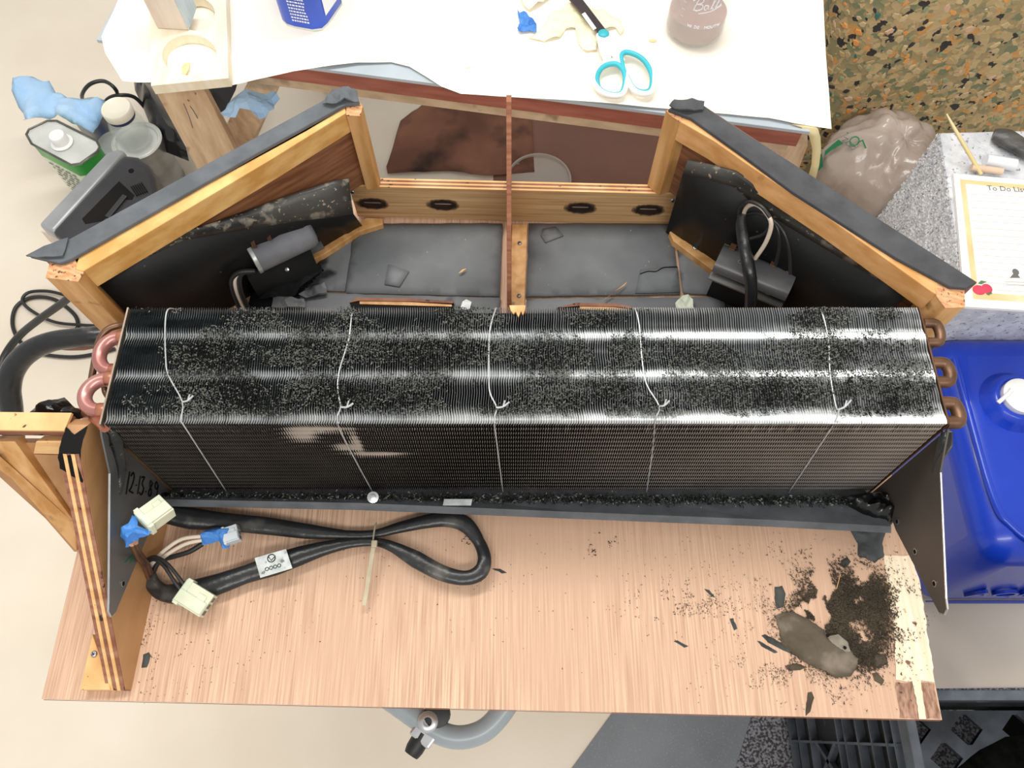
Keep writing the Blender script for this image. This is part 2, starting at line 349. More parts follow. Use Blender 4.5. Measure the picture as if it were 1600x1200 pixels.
def strokes(lines, org, ux, uy, sc, r, name, mat, parent, smooth=3):
    b = MB()
    for l in lines: b.tube([Vector(org) + ux * (x * sc) + uy * (y * sc) for x, y in l], r, 5, smooth=smooth)
    return b.build(name, mat, parent, smooth=True)
def text(name, body, p, ux, uy, size, mat, parent, ext=.0002, align='LEFT'):
    cu = bpy.data.curves.new(name, 'FONT'); cu.body = body; cu.size = size; cu.extrude = ext; cu.align_x = align; cu.resolution_u = 3
    cu.materials.append(mat); o = bpy.data.objects.new(name, cu); C.objects.link(o)
    ux = Vector(ux).normalized(); uz = ux.cross(Vector(uy)).normalized(); uy = uz.cross(ux)
    o.rotation_euler = Matrix((ux, uy, uz)).transposed().to_euler(); o.location = Vector(p) - (wloc(parent) if parent else Vector())
    bpy.context.view_layer.update(); me = bpy.data.meshes.new_from_object(o); o2 = bpy.data.objects.new(name, me); C.objects.link(o2)
    o2.location = o.location; o2.rotation_euler = o.rotation_euler; bpy.data.objects.remove(o); o = o2
    if parent: o.parent = parent
    return o

# ================================================================== SETTING
fb = MB(); fb.box((0.1, 0.9, -0.02), (5.2, 5.2, 0.04)); tag(fb.build('floor', m_floor), kind='structure')
g = MB(); g.pts([at(1040, 1000, FL), at(1178, 1100, FL), at(1140, 1260, FL), at(850, 1260, FL)], (0, 0, .004))
tag(g.build('floor_mat', m_greym), 'plain grey mat on the floor under the front of the plywood board', 'mat')
g = MB(); g.pts([at(1186, 1078, FL), at(2000, 1072, FL), at(2000, 1420, FL), at(1080, 1420, FL)], (0, 0, .006))
tag(g.build('carpet_mat', m_carpet), 'dark grey speckled carpet mat on the floor beneath the black crate', 'mat')

# ================================================================== PLYWOOD HOUSING
root = thing('plywood_housing', 'open plywood housing with splayed foam-topped side walls and slotted rear rail', 'housing', (0, .4, B))
b = MB(); b.pts([at(65, 1092), at(1472, 1125), at(1460, 1062), at(1448, 985), at(1438, 912), at(1421, 868), Vector((.525, .46, B)), Vector((.245, .80, B)), Vector((-.25, .80, B)), Vector((-.575, .53, B))], (0, 0, -.012))
b.build('base_board', m_ply, root)
b = MB(); b.pts([p + Vector((0, 0, -.003)) for p in (at(66, 1093), at(1471, 1126))] + [p + Vector((0, 0, -.006)) for p in (at(1471, 1126), at(66, 1093))], (0, -.0006, 0))
b.build('ply_edge_line', m_redd, root)
b = sheet([(1380, 868), (1421, 868), (1438, 912), (1448, 985), (1460, 1066), (1436, 1063), (1418, 1066), (1400, 1062), (1396, 985), (1388, 925)], 0, .006, lambda p, d: .0008 + .0006 * nz3(p, 300), ragged=.0025)
b.build('torn_veneer', m_torn, root)
b = sheet([(1399, 1066), (1458, 1068), (1470, 1123), (1406, 1122)], 0, .006, lambda p, d: .0006 + .0005 * nz3(p, 300), ragged=.0025)
b.build('exposed_inner_ply', m_torn2, root)
b = sheet([(1424, 1060), (1438, 1064), (1446, 1123), (1436, 1123), (1430, 1090)], 0, .004, lambda p, d: .0014, ragged=.0015)
b.build('veneer_sliver', m_torn, root)
# rear rail with four scorched slots
def railp(px, py, z): return at(px, py, z)
ra = at(545, 291, .079); rb = at(1077, 304, .079); ru = (rb - ra).normalized(); rn = Vector((-ru.y, ru.x, 0)); rl = (rb - ra).length; H = .079
def rp(u, z, d=0): return ra + ru * u + rn * d + Vector((0, 0, z - H))
def oval(u, z, a, hgt, d=0, n=7):
    l = []
    for s, c in ((1, a - hgt), (-1, -(a - hgt))):
        for k in range(n): t = -math.pi / 2 + math.pi * k / (n - 1); l.append(rp(u + c + s * math.cos(t) * hgt, z + s * math.sin(t) * hgt, d))
    return l
def ru_of(px, py):                      # horizontal place on the rail's face for a pixel
    r = ray(px, py); t = (ra - CAM).dot(rn) / r.dot(rn); q = CAM + r * t; return (q - ra).dot(ru), q.z - B
slots = [ru_of(582, 318), ru_of(692, 320), ru_of(907, 325), ru_of(1013, 328)]
b = MB(); b.holed([[rp(0, .004), rp(rl, .0), rp(rl, H), rp(0, H)]] + [oval(u, z, .017, .0055) for u, z in slots], rn * .0165)
rail = b.build('rear_rail', m_plyv, root)
for i, (zz, mm) in enumerate(((.0012, m_plylight), (.0045, m_plydark), (.008, m_plylight), (.0115, m_plydark), (.0148, m_plylight))):
    b = MB(); b.pts([rp(0, H, zz - .0015), rp(rl, H, zz - .0015), rp(rl, H, zz + .0017), rp(0, H, zz + .0017)], (0, 0, .0007 if i % 2 == 0 else .0003)); b.build('ply_layer', mm, rail)
def scorch_mat():
    m = bpy.data.materials.new('scorch_halo'); m.use_nodes = True; N = m.node_tree.nodes; L = m.node_tree.links; bs = N['Principled BSDF']
    tc = N.new('ShaderNodeTexCoord'); ln = N.new('ShaderNodeVectorMath'); ln.operation = 'LENGTH'; mp = N.new('ShaderNodeMapping'); mp.inputs['Scale'].default_value = (22, 22, 40)
    L.new(tc.outputs['Object'], mp.inputs[0]); L.new(mp.outputs[0], ln.inputs[0])
    nn = N.new('ShaderNodeTexNoise'); nn.inputs['Scale'].default_value = 130; L.new(tc.outputs['Object'], nn.inputs[0])
    ad = N.new('ShaderNodeMath'); ad.operation = 'MULTIPLY_ADD'; L.new(nn.outputs['Fac'], ad.inputs[0]); ad.inputs[1].default_value = .22; L.new(ln.outputs['Value'], ad.inputs[2])
    r = N.new('ShaderNodeValToRGB'); L.new(ad.outputs[0], r.inputs[0]); e = r.color_ramp.elements
    e[0].position = .42; e[0].color = (1, 1, 1, 1); e[1].position = .72; e[1].color = (0, 0, 0, 1)
    bs.inputs['Base Color'].default_value = s2l('#24140c'); bs.inputs['Roughness'].default_value = .75; L.new(r.outputs[0], bs.inputs['Alpha']); return m
m_sc = scorch_mat()
for u, z in slots:
    e = bpy.data.objects.new('slot', None)
    b = MB(); b.holed([oval(u, z, .030, .019, -.0004), oval(u, z, .0168, .0053, -.0004)], -rn * .0003)
    o = b.build('scorch_mark', m_sc, root); c = rp(u, z) - wloc(root)
    o.location = c; o.data.transform(Matrix.Translation(-c))
    b = MB(); b.holed([oval(u, z, .0172, .0057, -.0006), oval(u, z, .0150, .0040, -.0006)], rn * .0172); b.build('slot_lining', m_burn, root, smooth=True)
    b = MB(); b.pts(oval(u, z - .0022, .0148, .0028, .0035), rn * .001); b.build('slot_back', m_slotin, root)
screw(root, rp(*ru_of(551, 300), -.0004), .0042, axis=-rn); screw(root, rp(*ru_of(1051, 313), -.0004), .0045, axis=-rn)

ZT = .235
def wallthing(side):
    L_ = side == 'l'; pin = m_pine if L_ else m_pine2; fm = m_foamblk if L_ else m_foamblk2
    if L_:
        foam = [(45, 400), (110, 372), (535, 140), (556, 148), (562, 160), (540, 163), (400, 240), (110, 405), (92, 411)]
        wall = [(72, 408), (470, 177), (478, 205), (100, 410)]; wall2 = [(470, 177), (532, 142), (556, 158), (478, 205)]
        rail_ = [(118, 421), (116, 399), (400, 236), (538, 162), (541, 176), (420, 251), (129, 424)]
        postf = [(71, 434), (78, 409), (125, 397), (118, 421), (131, 425), (122, 440)]
        postb = [(541, 166), (562, 160), (567, 165), (563, 181), (541, 180)]
    else:
        foam = [(1044, 170), (1060, 160), (1097, 162), (1110, 172), (1528, 441), (1510, 450), (1486, 448), (1400, 402), (1240, 300), (1160, 241), (1080, 184)]
        wall = [(1120, 211), (1142, 193), (1526, 442), (1500, 452)]; wall2 = [(1062, 172), (1098, 164), (1142, 193), (1120, 211)]
        rail_ = [(1062, 188), (1078, 182), (1160, 239), (1240, 299), (1400, 400), (1475, 449), (1467, 446), (1464, 452), (1300, 344), (1176, 262), (1116, 218)]
        postf = [(1462, 437), (1484, 446), (1507, 453), (1508, 480), (1477, 481), (1464, 464), (1460, 450)]
        postb = [(1040, 172), (1055, 167), (1080, 184), (1062, 190), (1050, 182)]
    if not L_: rail_ = [(1062, 189), (1078, 183), (1240, 299), (1400, 400), (1466, 442), (1464, 460), (1455, 455), (1300, 344), (1176, 262), (1116, 220)]
    b = MB(); b.cap(wall, ZT, ZT); b.cap(wall2, ZT, ZT - .082); w_ = b.build('side_wall', m_brown, root)
    b = MB(); b.cap(foam, ZT + .006, .006); b.build('foam_trim', fm, w_, bevel=.0015)
    b = MB(); b.cap(rail_, ZT, .036); b.build('top_rail', pin, root, bevel=.0012)
    b = MB(); b.cap(postf, ZT - .001, ZT - .001); o = b.build('corner_post', m_post, root, bevel=.001)
    b = MB(); b.cap(postf, ZT, .0012); b.build('end_grain', m_end, o)
    b = MB(); b.cap(postb, ZT - .001, ZT - .081); o = b.build('corner_post', m_post, root, bevel=.001)
    b = MB(); b.cap(postb, ZT, .0012); b.build('end_grain', m_end, o)
wallthing('l'); wallthing('r')
# rear posts show their broad faces behind the rail
b = MB(); b.cap([(500, 196), (541, 181), (564, 168), (562, 161), (500, 186)], ZT - .03, ZT - .112); b.build('rear_post', m_posts, root)
b = MB(); b.cap([(1042, 172), (1052, 182), (1062, 189), (1085, 205), (1090, 196), (1060, 168)], ZT - .03, ZT - .112); b.build('rear_post', m_posts, root)
# folded foam flaps at the wall ends
sheet([(505, 165), (520, 145), (545, 138), (560, 150), (561, 163), (540, 160), (520, 168)], ZT + .006, .006, crumple(.006, 60, 2, .002)).build('foam_flap', m_foamblk, root, solid=.002)
sheet([(1044, 171), (1052, 160), (1080, 158), (1099, 164), (1098, 174), (1070, 178)], ZT + .006, .006, crumple(.006, 60, 4, .002)).build('foam_flap', m_foamblk2, root, solid=.002)
sheet([(42, 401), (70, 386), (108, 373), (100, 402), (60, 404)], ZT + .007, .008, crumple(.002, 60, 1, .001)).build('foam_flap', m_foamblk, root, solid=.002)
# side liners: black sheets leaning on the walls, with a rolled upper edge
def liner(top, low, foot):
    rows = [top, low, foot]; b = MB(); n = len(top); vs = []
    for r_ in rows: vs += r_
    fs = [(k * n + i, k * n + i + 1, (k + 1) * n + i + 1, (k + 1) * n + i) for k in range(1, 2) for i in range(n - 1)]
    b.add(vs, fs); b.build('side_liner', m_liner, root, solid=.002, smooth=True)
    b = MB(); vs = []
    for a_, c_ in zip(top, low):
        for k in range(5):
            t = k / 4; p = a_.lerp(c_, t); vs.append(p + Vector((0, 0, .007 * math.sin(t * math.pi))))
    b.add(vs, [(i * 5 + k, i * 5 + k + 1, i * 5 + k + 6, i * 5 + k + 5) for i in range(n - 1) for k in range(4)])
    b.build('rolled_liner_edge', m_lip, root, solid=.0025, smooth=True)
def onwall(A, Bk, s):
    A = at(*A, ZT); Bk = at(*Bk, ZT); d = (Bk - A).normalized(); n = Vector((d.y, -d.x, 0)) * s
    def f(px, off): 
        r = ray(*px); q = A + n * off; t = (q - CAM).dot(n) / r.dot(n); return CAM + r * t
    return f, n
f, n_ = onwall((112, 408), (552, 166), 1)
Lt = [((150, 434), .006), ((230, 396), .006), ((290, 364), .006), ((350, 343), .008), ((420, 317), .012), ((470, 299), .018), ((520, 283), .026), ((545, 279), .030)]
Ll = [((150, 440), .008), ((228, 403), .008), ((285, 375), .009), ((345, 365), .016), ((405, 355), .024), ((462, 345), .034), ((520, 339), .044), ((552, 334), .05)]
def foot(L_, n_, fo, k=0): return [Vector((fo(p, .005).x, fo(p, .005).y, B + .001)) for p, o in L_]
liner([f(*q) for q in Lt], [f(*q) for q in Ll], foot(Lt, n_, f))
f, n_ = onwall((1486, 446), (1062, 176), -1)
Rt = [((1076, 250), .022), ((1112, 258), .018), ((1150, 268), .012), ((1192, 293), .008), ((1240, 326), .006), ((1310, 372), .006), ((1380, 417), .006), ((1425, 446), .006)]
Rl = [((1067, 272), .034), ((1104, 279), .028), ((1148, 292), .02), ((1182, 322), .012), ((1230, 352), .009), ((1300, 394), .008), ((1376, 438), .008), ((1418, 460), .008)]
liner([f(*q) for q in Rt], [f(*q) for q in Rl], foot(Rt, n_, f))
# foot cleats along the walls
b = MB(); b.cap([(572, 340), (598, 341), (598, 350), (560, 362), (505, 398), (300, 492), (270, 495), (495, 392)], .016, .016); b.build('foot_cleat', m_post, root, bevel=.001)
b = MB(); b.cap([(1046, 362), (1062, 357), (1123, 408), (1240, 468), (1290, 500), (1215, 478), (1116, 424), (1052, 376)], .018, .018); c_ = b.build('foot_cleat', m_post, root, bevel=.001)
screw(c_, at(1086, 387, .0185), .0042)
# centre divider and its cleat
dv = at(794, 470, .0); xd = dv.x
b = MB(); e0 = hx(790, 485, -.0045)
yb = rp(.25, 0).y + .002
b.pts([Vector((-.0075, yb + .02, B)), Vector((-.0075, yb + .01, B + .258)), Vector((-.0075, yb - .005, B + .262)), Vector((-.0075, .575, B + .024)), Vector((-.0075, .555, B + .004)), Vector((-.0075, .50, B))], (.0068, 0, 0))
b.build('centre_divider', m_redd, root, bevel=.0006)
b = MB(); b.cap([(800, 350), (824, 350), (819, 487), (796, 487)], .012, .012); c_ = b.build('divider_cleat', m_post, root, bevel=.0008)
screw(c_, at(812, 380, .0125), .0035); screw(c_, at(811, 462, .0125), .0035)
b = sheet([(796, 478), (821, 478), (820, 486), (817, 493), (814, 487), (810, 496), (806, 488), (802, 491), (798, 486)], .224, .004, lambda p, d: .0); b.build('splintered_end', m_post, root, solid=.003)
# floor lining panels
def panel(px, z=.004, mm=m_felt, name='floor_lining', rag=.0012, step=.015):
    return sheet(px, 0, step, lambda p, d: z + .0009 * nz3(p, 30), ragged=rag).build(name, mm, root, solid=.002, smooth=True)
panel([(553, 352), (785, 352), (781, 466), (541, 460), (548, 400), (553, 375)])
panel([(826, 352), (1044, 352), (1052, 378), (1062, 462), (822, 466)])
panel([(556, 356), (552, 372), (540, 458), (470, 455), (500, 410), (540, 372)], mm=m_felt2)
panel([(1056, 382), (1120, 430), (1130, 465), (1066, 460)], mm=m_felt2)
panel([(1000, 425), (1058, 420), (1062, 460), (992, 462)], z=.006, mm=m_felt2)
slL = [(548, 471), (562, 467), (640, 468), (706, 473), (706, 484), (548, 484)]
panel([(470, 458), (540, 462), (782, 468), (780, 510), (470, 510)], z=.0045, mm=m_felt2)
panel([(823, 470), (1130, 466), (1135, 510), (823, 510)], z=.0045, mm=m_felt2)
panel([(400, 440), (470, 455), (500, 440), (480, 510), (380, 510)], z=.003, mm=m_feltdk)
panel([(1120, 440), (1210, 480), (1180, 510), (1120, 510)], z=.003, mm=m_feltdk)
for px in ([(548, 472), (556, 467), (640, 468), (706, 473), (712, 488), (548, 488)], [(872, 480), (900, 475), (960, 476), (985, 481), (985, 494), (872, 494)]):
    b = MB(); b.cap(px, .009, .004); b.build('vent_slot', m_ink, root)
    b = MB(); b.cap([(px[0][0] - 2, px[0][1] + 1), (px[1][0], px[1][1] - 2), (px[2][0], px[2][1] - 2), (px[3][0] + 3, px[3][1] - 2), (px[3][0] + 3, px[3][1] + 1), (px[2][0], px[2][1] + 3), (px[1][0] + 3, px[1][1] + 3)], .011, .006); b.build('slot_rim', m_plydark, root)
    b = MB(); b.cap([(px[1][0] + 6, px[1][1] + 4), (px[2][0], px[2][1] + 4), (px[3][0], px[3][1] + 3), (px[3][0], px[3][1] + 6), (px[1][0] + 6, px[1][1] + 8)], .0105, .006); b.build('slot_ledge', m_post, root)
for px in ([(608, 417), (640, 428), (625, 452), (602, 448)], [(848, 362), (868, 358), (880, 372), (852, 383), (845, 372)]):
    panel(px, z=.0065, mm=m_tapeg, name='tape_patch', rag=0, step=.01)
# torn rubber pieces beside the left wall
for k, px in enumerate(([(405, 470), (450, 440), (502, 416), (505, 424), (470, 452), (462, 466)], [(430, 466), (476, 470), (478, 484), (426, 484)], [(468, 462), (508, 444), (512, 462), (480, 468)])):
    sheet(px, .006, .008, crumple(.006, 70, k, .003), ragged=.002).build('torn_rubber', m_felt2 if k else m_feltdk, root, solid=.003)
b = MB()
for i in range(1, 26): 
    t = i / 26; p = at(462 + 42 * t + random.uniform(-2, 2), 462 - 42 * t + random.uniform(-2, 2), .007); b.box(p, (random.uniform(.002, .005), random.uniform(.002, .004), .003), Matrix.Rotation(random.random() * 3, 3, 'Z'))
tag(b.build('ragged_crumbs', m_ink, root), kind='stuff')
# crack in right lining
b = MB(); pr_ = [(1000, 428), (1012, 424), (1025, 424), (1037, 418), (1058, 417)]; b.tube([at(x, y, .0075) for x, y in pr_], .0008, 5); b.build('lining_crack', m_ink, root)

# left gusset, its foot block and side arm
gx = [Vector((-.475, 0, 0))]
gb = [at(205, 1078), at(236, 937)]; gd = (gb[1] - gb[0]).normalized(); gn = Vector((-gd.y, gd.x, 0))
def gp(d, z, o=0): return gb[0] + gd * d + gn * o + Vector((-.14 * z, 0, z))
TH = .023; q = hgtop = .213
prof = [(0, 0), (0, .012), (.24, .193), (.275, .193), (.285, .185), (.285, 0)]
def gsec(a0, a1): return [gp(d, z, a0) for d, z in prof], gn * (a1 - a0)
p_, v_ = gsec(0, TH); b = MB(); b.pts(p_, v_); gus = b.build('gusset', m_plyg, root)
# plies on the sloping edge
for i in range(5):
    a0 = TH * i / 5 + .0003; a1 = TH * (i + 1) / 5 - .0003; e = .0012 if i % 2 else .0006
    b = MB(); pr2 = [(-.0005, .0), (-.0005, .012), (.24, .1935), (.24, .18), (.012, .0)]
    off = Vector((0, 0, e)) - gd * e
    b.pts([gp(d, z, a0) + off for d, z in pr2], gn * (a1 - a0)); b.build('ply_layer', (m_plydark, m_plylight)[i % 2], gus)
sheet([(p.x, p.y) for p in (gp(.212, .193, -.001), gp(.275, .193, -.001), gp(.262, .193, TH*.5), gp(.272, .193, TH + .001), gp(.225, .193, TH + .001))], .193, .005, lambda p, d: .0014 - max(0, (gp(.24, 0).y - p.y)) * .75, world=True, ragged=.002).build('black_paint_patch', m_ink, gus)
b = MB(); b.cap([(125, 1078), (144, 990), (168, 1060), (172, 1078)], .018, .018); fbk = b.build('foot_block', m_plylight, root, bevel=.0008); screw(fbk, at(147, 1022, .0185), .004)
# side arm
b = MB(); b.cap([(-60, 643), (112, 645), (100, 673), (-60, 671)], .195, .004); arm = b.build('arm_top', m_plylight, root)
b = MB(); b.cap([(-60, 644), (110, 646), (99, 674), (-60, 672)], .191, .015); b.build('ply_layer', m_plydark, arm)
def zb(y): return .174 * (862 - y) / 172
def bev(px, dz=0): return [at(x, y, max(0, zb(y)) + dz) for x, y in px]
b = MB(); b.pts(bev([(-60, 691), (99, 692), (128, 862), (116, 862), (0, 728), (-60, 660)], -.012), (0, .01, -.012)); b.build('arm_web', m_plyg, root)
b = MB(); b.pts(bev([(-60, 690), (23, 690), (118, 818), (120, 862), (0, 728), (-60, 660)], .004), (0, .012, -.012)); b.build('arm_brace', m_post, root, bevel=.0008)
b = MB(); b.pts(bev([(56, 690), (97, 690), (94, 710), (52, 709)], .008), (0, .012, -.012)); b.build('arm_block', m_plylight, root, bevel=.0008)
b = MB(); b.pts(bev([(52, 710), (94, 711), (112, 800), (100, 782)], -.002), (0, .01, -.012)); b.build('arm_cleat', m_plyg, root, bevel=.0008)
# fluted bits of tar and dirt lodged on the arm
sheet([(40, 648), (62, 632), (75, 625), (100, 622), (112, 632), (128, 640), (132, 652), (90, 656), (44, 655)], .17, .006, lambda p, d: .012 * min(1, d / .01) + .014 * abs(nz3(p, 120)) * min(1, d / .006), ragged=.003).build('tar_lump', m_goo, root, smooth=True)

# ================================================================== EVAPORATOR COIL
X0, X1, CH = -.4585, .4865, .22
def cy(z): return .2937 + .0172 * z / CH
YD = .149
coil = thing('evaporator_coil', 'long finned aluminium coil with copper bends and grey end plates, lying across the plywood board', 'coil', (0, .36, B))
NF = 336
def fins():
    vs = []; fs = []; mi = []; base = 0
    xs = X0 + .003 + np.arange(NF) * (X1 - X0 - .006) / (NF - 1)
    ny = 34; ty = np.linspace(0, 1, ny); zz = np.array([0, -.0015, -.015])
    bands = np.exp(-((ty - .99) / .022) ** 2) * 0 + np.exp(-((ty - .745) / .04) ** 2) + np.exp(-((ty - .40) / .04) ** 2) + 1.0 * np.exp(-((ty - .04) / .05) ** 2)
    nzf = 76; tz = np.linspace(0, 1, nzf); dd = np.array([0, .0013, .012])
    for i, x in enumerate(xs):
        rx = .0005 * np.sin(ty * 2 * np.pi * 4.5 + .6)
        nzv = np.array([noise.noise(Vector((x * 60, t * 5, 0))) for t in ty])
        nz2 = np.array([noise.noise(Vector((x * 900, t * 3, 4))) for t in ty])
        nz3_ = np.array([noise.noise(Vector((x * 9, t * 14, 8))) for t in ty])
        lean = .0008 + bands * (.0021 + .0005 * nz2 + .0004 * nzv) + .00035 * nz2 + .0009 * np.clip(nz3_, 0, 1)
        tri = rx + x
        A = np.zeros((3, ny, 3))
        for k in range(3):
            A[k, :, 0] = tri + (lean if k == 0 else 0) * 1.0
            A[k, :, 1] = cy(CH) + ty * YD
            A[k, :, 2] = CH + zz[k] - (bands * .0012 if k == 0 else 0) - (bands * .0012 if k == 1 else 0) + (.0005 * nz2 if k == 0 else 0)
        v = A.reshape(-1, 3)
        for k in range(2):
            for j in range(ny - 1):
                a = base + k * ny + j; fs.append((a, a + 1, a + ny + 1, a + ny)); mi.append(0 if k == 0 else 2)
        vs.append(v); base += len(v)
        # front ribbon
        A = np.zeros((3, nzf, 3)); z = tz * (CH - .002)
        zig = .0009 * (np.abs(((tz * 19) % 1) - .5) * 4 - 1)
        bent = np.zeros(nzf)
        for (bx, bz, rx_, rz_, amp) in ((-.245, .19, .018, .020, .006), (-.20, .155, .014, .010, .006), (-.165, .135, .03, .006, .007), (-.215, .205, .03, .010, .005), (-.185, .168, .006, .03, .005)):
            bent += amp * .55 * np.exp(-((x - bx) / rx_) ** 2 - ((z - bz) / rz_) ** 2)
        shear = .0012 * np.sin(x * 7 + 1)
        nf = np.array([noise.noise(Vector((x * 500, t * 4, 14))) for t in tz]) * .0006 * (tz > .9)
        for k in range(3):
            A[k, :, 0] = x + zig * (.9 if k == 0 else .5) + (bent + nf + .0006 if k == 0 else 0)
            A[k, :, 1] = .2937 + .0172 * z / CH + dd[k] + (bent * .25 if k == 0 else 0)
            A[k, :, 2] = z
        v = A.reshape(-1, 3)
        for k in range(2):
            for j in range(nzf - 1):
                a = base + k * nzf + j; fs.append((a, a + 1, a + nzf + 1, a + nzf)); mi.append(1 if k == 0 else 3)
        vs.append(v); base += len(v)
    V = np.concatenate(vs); V[:, 1] -= .36
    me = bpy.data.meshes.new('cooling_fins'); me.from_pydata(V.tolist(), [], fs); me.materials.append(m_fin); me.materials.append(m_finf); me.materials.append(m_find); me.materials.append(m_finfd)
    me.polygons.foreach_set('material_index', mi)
    o = bpy.data.objects.new('cooling_fins', me); C.objects.link(o); o.parent = coil; tag(o, 'ranks of thin bent aluminium fins', kind='stuff')
fins()
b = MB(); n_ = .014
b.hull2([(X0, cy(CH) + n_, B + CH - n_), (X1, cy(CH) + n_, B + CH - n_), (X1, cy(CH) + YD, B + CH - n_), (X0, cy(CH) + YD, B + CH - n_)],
        [(X0, cy(0) + .011, B + .001), (X1, cy(0) + .011, B + .001), (X1, cy(0) + YD, B + .001), (X0, cy(0) + YD, B + .001)]); b.build('dark_fin_filler', m_core, coil)  # near-black filler box: darkness between the inner fins set as colour
for X, s in ((X0, -1), (X1, 1)):
    b = MB(); b.hull2([(X, cy(CH) - .001, B + CH), (X + s * .002, cy(CH) - .001, B + CH), (X + s * .002, cy(CH) + YD, B + CH), (X, cy(CH) + YD, B + CH)],
                      [(X, cy(0), B), (X + s * .002, cy(0), B), (X + s * .002, cy(0) + YD, B), (X, cy(0) + YD, B)]); b.build('end_plate', m_copperd if s > 0 else m_solder, coil)
    pp = [(.308, .212), (.30, .205), (.268, .176), (.135, .128), (.124, .126), (.119, .118), (.122, .108), (.232, .05), (.25, .045), (.293, .002)]
    if s < 0: pp = [(.308, .212), (.30, .205), (.268, .172), (.135, .114), (.124, .110), (.119, .102), (.124, .094), (.232, .05), (.25, .045), (.293, .002)]
    b = MB(); x_ = X + s * .003; b.pts([(x_, y, B + z) for y, z in pp], (s * .002, 0, 0)); pl = b.build('side_plate', m_steel if s < 0 else m_steelr, coil)
    b = MB(); b.tube([(x_ + s * .001, y, B + z) for y, z in (pp[2], pp[3], pp[4], pp[5], pp[6])], .0013, 6, smooth=1); b.build('plate_edge', m_bare, pl)
    for (hx_, hy_) in (((1430, 862), (1460, 912), (1402, 815)) if s > 0 else ((192, 912),)):
        p = hx(hx_, hy_, x_ - s * .0004); bb = MB().lathe([(.0042, 0), (.0042, .0005), (.0028, .0006)], p, 14, (-s, 0, 0)); h_ = bb.build('plate_hole', m_bare, pl); MB().lathe([(.0028, .0006), (.0028, .0009)], p, 12, (-s, 0, 0)).build('hole_opening', m_ink, h_)
# date in marker on left plate: 12.13.89
pa = hx(197, 768, X0 - .0028); pb_ = hx(251, 780, X0 - .0028); ux_ = (pb_ - pa); sc = ux_.length / 6.6; ux_.normalize(); nx_ = Vector((1, 0, 0)); uy_ = nx_.cross(ux_); 
if uy_.y < 0: uy_ = -uy_
dig = [[[(0, -.2), (.15, 1.5)]], [[(.45, 1.2), (.8, 1.5), (1.05, 1.1), (.7, .3), (.45, .1), (1.2, 0)]], [[(1.55, .6), (1.62, .65)]], [[(2.0, 0), (2.1, 1.4)]],
       [[(2.4, 1.3), (2.9, 1.4), (2.6, .85), (3.0, .5), (2.7, 0), (2.3, .15)]], [[(3.45, .3), (3.52, .34)]],
       [[(4.5, 1.1), (4.1, 1.25), (4.1, .85), (4.5, .5), (4.4, .05), (4.0, .2), (4.2, .6), (4.6, 1.1)]], [[(5.7, 1.0), (5.3, 1.3), (5.1, .9), (5.5, .7), (5.75, 1.05), (5.7, .4), (5.5, -.2)]]]
strokes([l for d in dig for l in d], pa + Vector((.0003, 0, 0)), ux_, uy_ * 1.15, sc, .0010, 'handwritten_date', m_ink, coil)
strokes([[(0, 0), (1.5, .9)], [(1.2, 0), (2.2, 1.2)]], hx(195, 880, X0 - .0026), ux_, uy_, sc * .8, .0007, 'green_mark', m_bagg, coil)
# drip tray lip
lip_f = [(255, 786), (560, 792), (900, 806), (1200, 818), (1392, 828)]; 
top_ = [at(x, y - 6, .046) for x, y in lip_f]; low_ = [at(x, y + 4, .034) for x, y in lip_f]; bk_ = [Vector((p.x, cy(0) + .004, B + .012)) for p in top_]
bk_[0].x = X0 + .004; bk_[-1].x = X1 - .01
b = MB(); n = len(top_); b.add(bk_ + top_ + low_, [(k * n + i, k * n + i + 1, (k + 1) * n + i + 1, (k + 1) * n + i) for k in range(2) for i in range(n - 1)]); tray = b.build('drip_tray', m_foamblk, coil, solid=.002)
b = MB(); b.pts([at(694, 780, .049), at(738, 780, .0495), at(736, 790, .048), at(692, 790, .048)], (0, 0, .0006)); b.build('paper_sticker', m_lab, tray)
# screw standing on the lip
sp = at(583, 777, .052); b = MB(); b.lathe([(.001, -.016), (.0022, -.012), (.0022, 0), (.0075, .0005), (.0075, .0015), (.0042, .002), (.0038, .0055), (.002, .006)], sp, 16, (0, -.25, 1)); sc_ = b.build('hex_head_screw', m_bare, smooth=True)
tag(sc_, 'shiny hex washer-head screw standing on the coil\'s drip tray lip', 'screw')
# butyl lumps
def lump(px, z, h, e, s=0): sheet(px, z, .005, dome(h, e, h * .8, 90, s), ragged=.003).build('sealant_lump', m_goo, coil, smooth=True)
lump([(1310, 778), (1350, 770), (1395, 768), (1412, 782), (1405, 810), (1390, 822), (1345, 806)], .032, .022, .012)
lump([(200, 776), (262, 768), (275, 780), (262, 792), (230, 790)], .03, .012, .01, 3)
b = MB(); b.tube([hx(170, 668, X0 - .004), hx(176, 690, X0 - .003), hx(182, 715, X0 - .004), hx(186, 740, X0 - .004), hx(186, 772, X0 - .004)], [.009, .012, .010, .008, .003], 10, flat=.6, smooth=5); o = b.build('sealant_strip', m_goo, coil, smooth=True)
b = MB(); b.tube([hx(172, 690, X0 - .003), hx(188, 700, X0 - .001), hx(194, 718, X0 - .001), hx(196, 735, X0 - .001)], [.006, .006, .004, .002], 10, flat=.5, smooth=5); o = b.build('sealant_strip', m_goo, coil, smooth=True)
b = MB(); b.tube([hx(1480, 674, X1 + .006), hx(1476, 695, X1 + .006), hx(1466, 718, X1 + .006), hx(1460, 740, X1 + .006)], [.006, .009, .006, .003], 10, flat=.6, smooth=5); b.build('sealant_strip', m_goo, coil, smooth=True)
